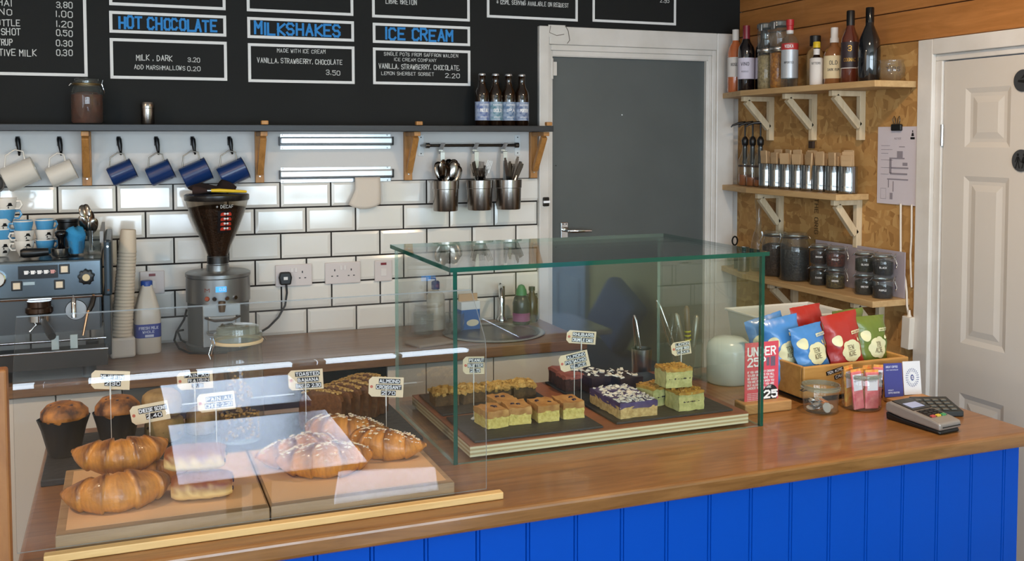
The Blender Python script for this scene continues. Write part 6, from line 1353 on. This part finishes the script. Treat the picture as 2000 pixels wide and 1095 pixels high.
tp_ = obj('label_tape', g, TAPE, cj, attr='open'); g = G(); f2 = cylmap(.058, 0, -.62); [text(g, s, -.010, .033+k*.0135, .006, .018, .2, f2) for k, s in enumerate(('75', 'BAR', 'CHOC', 'MINI'))]; obj('tape_lettering', g, INK, tp_, attr='open')
# card holder with two cards
ch = thing('card_holder', 'wooden holder with business cards beside the candy jar', 'card holder', (2.765, -1.745, ZT+.0005)); obj('block', G().prism([(-.065, -.06), (.07, -.06), (.07, .02), (-.065, .02)], 0, .012), wood('holder_wood', 'b78753', '9a6d3c', .5, (1.5, 14, 14), 3), ch, bev=.002); obj('back_rest', G().box(-.065, .012, .012, .07, .02, .05), MATS['holder_wood'], ch, bev=.002)
for nm, x0, x1, m_, l in (('purple_card', -.072, -.003, mat('card_violet', '3b3f86', .5), 0), ('white_card', .0, .066, mat('card_white', 'd9dade', .55), 1)):
    t = thing('business_card', ('violet business card leaning in the holder', 'white business card with a blue emblem leaning in the holder')[l], 'card', (2.765+(x0+x1)/2, -1.742, ZT+.0135), rot=(-.16, .05, 0), group='cards in the holder'); hw = (x1-x0)/2; obj('card', G().box(-hw, -.0006, 0, hw, .0006, .098), m_, t); g = G(); f = lambda x, z: (x, -.0012, z)
    if l == 0: text(g, 'GREAT COFFEE', -hw+.008, .085, .005, .044, .2, f); text(g, 'LOYALTY CARD FOR REGULARS', -hw+.008, .077, .0025, .045, .18, f); text(g, 'SPECIALITY', -hw+.012, .018, .003, .02, .2, f); text(g, 'COFFEE ROASTERS', -hw+.012, .010, .004, .042, .2, f); obj('card_lettering', g, mat('pale_print', 'c9cfe6', .6), t, attr='open')
    else:
        g.face(*[g.pt(*f(.0065*cos(a), .05+.009*sin(a))) for a in [k*pi/8 for k in range(16)]])
        for rad, nn, wl in ((.016, 18, .0016), (.021, 24, .0016)):
            for k in range(nn):
                a = 2*pi*k/nn; r1 = rad+.004; g.face(*[g.pt(*f(q*cos(a+d), .05+q*sin(a+d)*1.1)) for q, d in ((rad, -.04), (r1, -.04), (r1, .04), (rad, .04))])
        obj('emblem', g, mat('emblem_blue', '35407f', .6), t, attr='open'); g = G(); text(g, 'S', -.0025, .046, .008, .005, .2, lambda x, z: (x, -.0017, z)); obj('emblem_letter', g, INK, t, attr='open')
# card reader
cd2 = thing('card_reader', 'grey and black card payment terminal with a lit screen', 'card reader', (2.622, -1.962, ZT+.0005), .12)
def sidep(P, x0, x1):
    g = G(); A = [g.pt(x0, y, z) for y, z in P]; B = [g.pt(x1, y, z) for y, z in P]; g.face(*A); g.face(*reversed(B))
    for k in range(len(P)): g.face(A[k], A[(k+1) % len(P)], B[(k+1) % len(P)], B[k])
    return g
RG = mat('reader_grey', '8d8680', .35, .3); obj('base', sidep([(-.088, 0), (.088, 0), (.09, .02), (.03, .014), (-.085, .010)], -.039, .039), BLACK, cd2, bev=.004)
obj('shell', sidep([(-.09, .010), (.03, .015), (.09, .022), (.09, .045), (.075, .052), (-.06, .036), (-.09, .03)], -.042, .042), RG, cd2, bev=.006, seg=3)
face = lambda y: .036+(y+.06)*(.052-.036)/.135
def facebox(x0, x1, y0, y1, up): g = G(); A = [g.pt(x, y, face(y)-.001) for x, y in ((x0, y0), (x1, y0), (x1, y1), (x0, y1))]; B = [g.pt(x, y, face(y)+up) for x, y in ((x0, y0), (x1, y0), (x1, y1), (x0, y1))]; g.face(*reversed(A)); g.face(*B); [g.face(A[k], A[(k+1) % 4], B[(k+1) % 4], B[k]) for k in range(4)]; return g
fc = obj('face_plate', facebox(-.036, .036, .0, .072, .002), BLACKG, cd2); obj('screen', facebox(-.026, .024, .012, .044, .0026), mat('reader_screen', '8f98b8', .25, emit=('9aa6cc', .35)), fc)
kp_ = obj('keypad', facebox(-.032, .032, -.054, -.006, .0012), mat('keypad_dark', '2a211c', .5), cd2)
for r_ in range(3):
    for c_ in range(3): obj('key', facebox(-.028+c_*.02, -.012+c_*.02, -.042+r_*.012, -.034+r_*.012, .0035), mat('key_black', '171415', .45), kp_, bev=.001)
for c_, (cc, n_) in enumerate((('a8413c', 'red'), ('c6a93a', 'yellow'), ('3f8a54', 'green'))): obj('%s_key' % n_, facebox(-.028+c_*.02, -.013+c_*.02, -.055, -.046, .004), mat('key_'+n_, cc, .45), kp_, bev=.001)
obj('card_slot', G().box(-.032, -.0925, .018, .036, -.089, .020), BLACK, cd2)
kb = thing('pin_pad', 'flat black keypad behind the payment terminal', 'keypad', (2.755, -1.875, ZT+.0005), -.35); obj('body', sidep([(-.055, 0), (.055, 0), (.055, .03), (-.055, .016)], -.055, .055), mat('pinpad_black', '1b1d1c', .4), kb, bev=.003)
for r_ in range(4):
    for c_ in range(4): y = -.04+r_*.022; x = -.04+c_*.024; g = G(); zt_ = .016+(y+.055)*.014/.11; g.box(x-.008, y-.006, zt_-.001, x+.008, y+.006, zt_+.003); obj('key', g, mat('pinpad_key', '5d5a52', .5), kb, bev=.001)
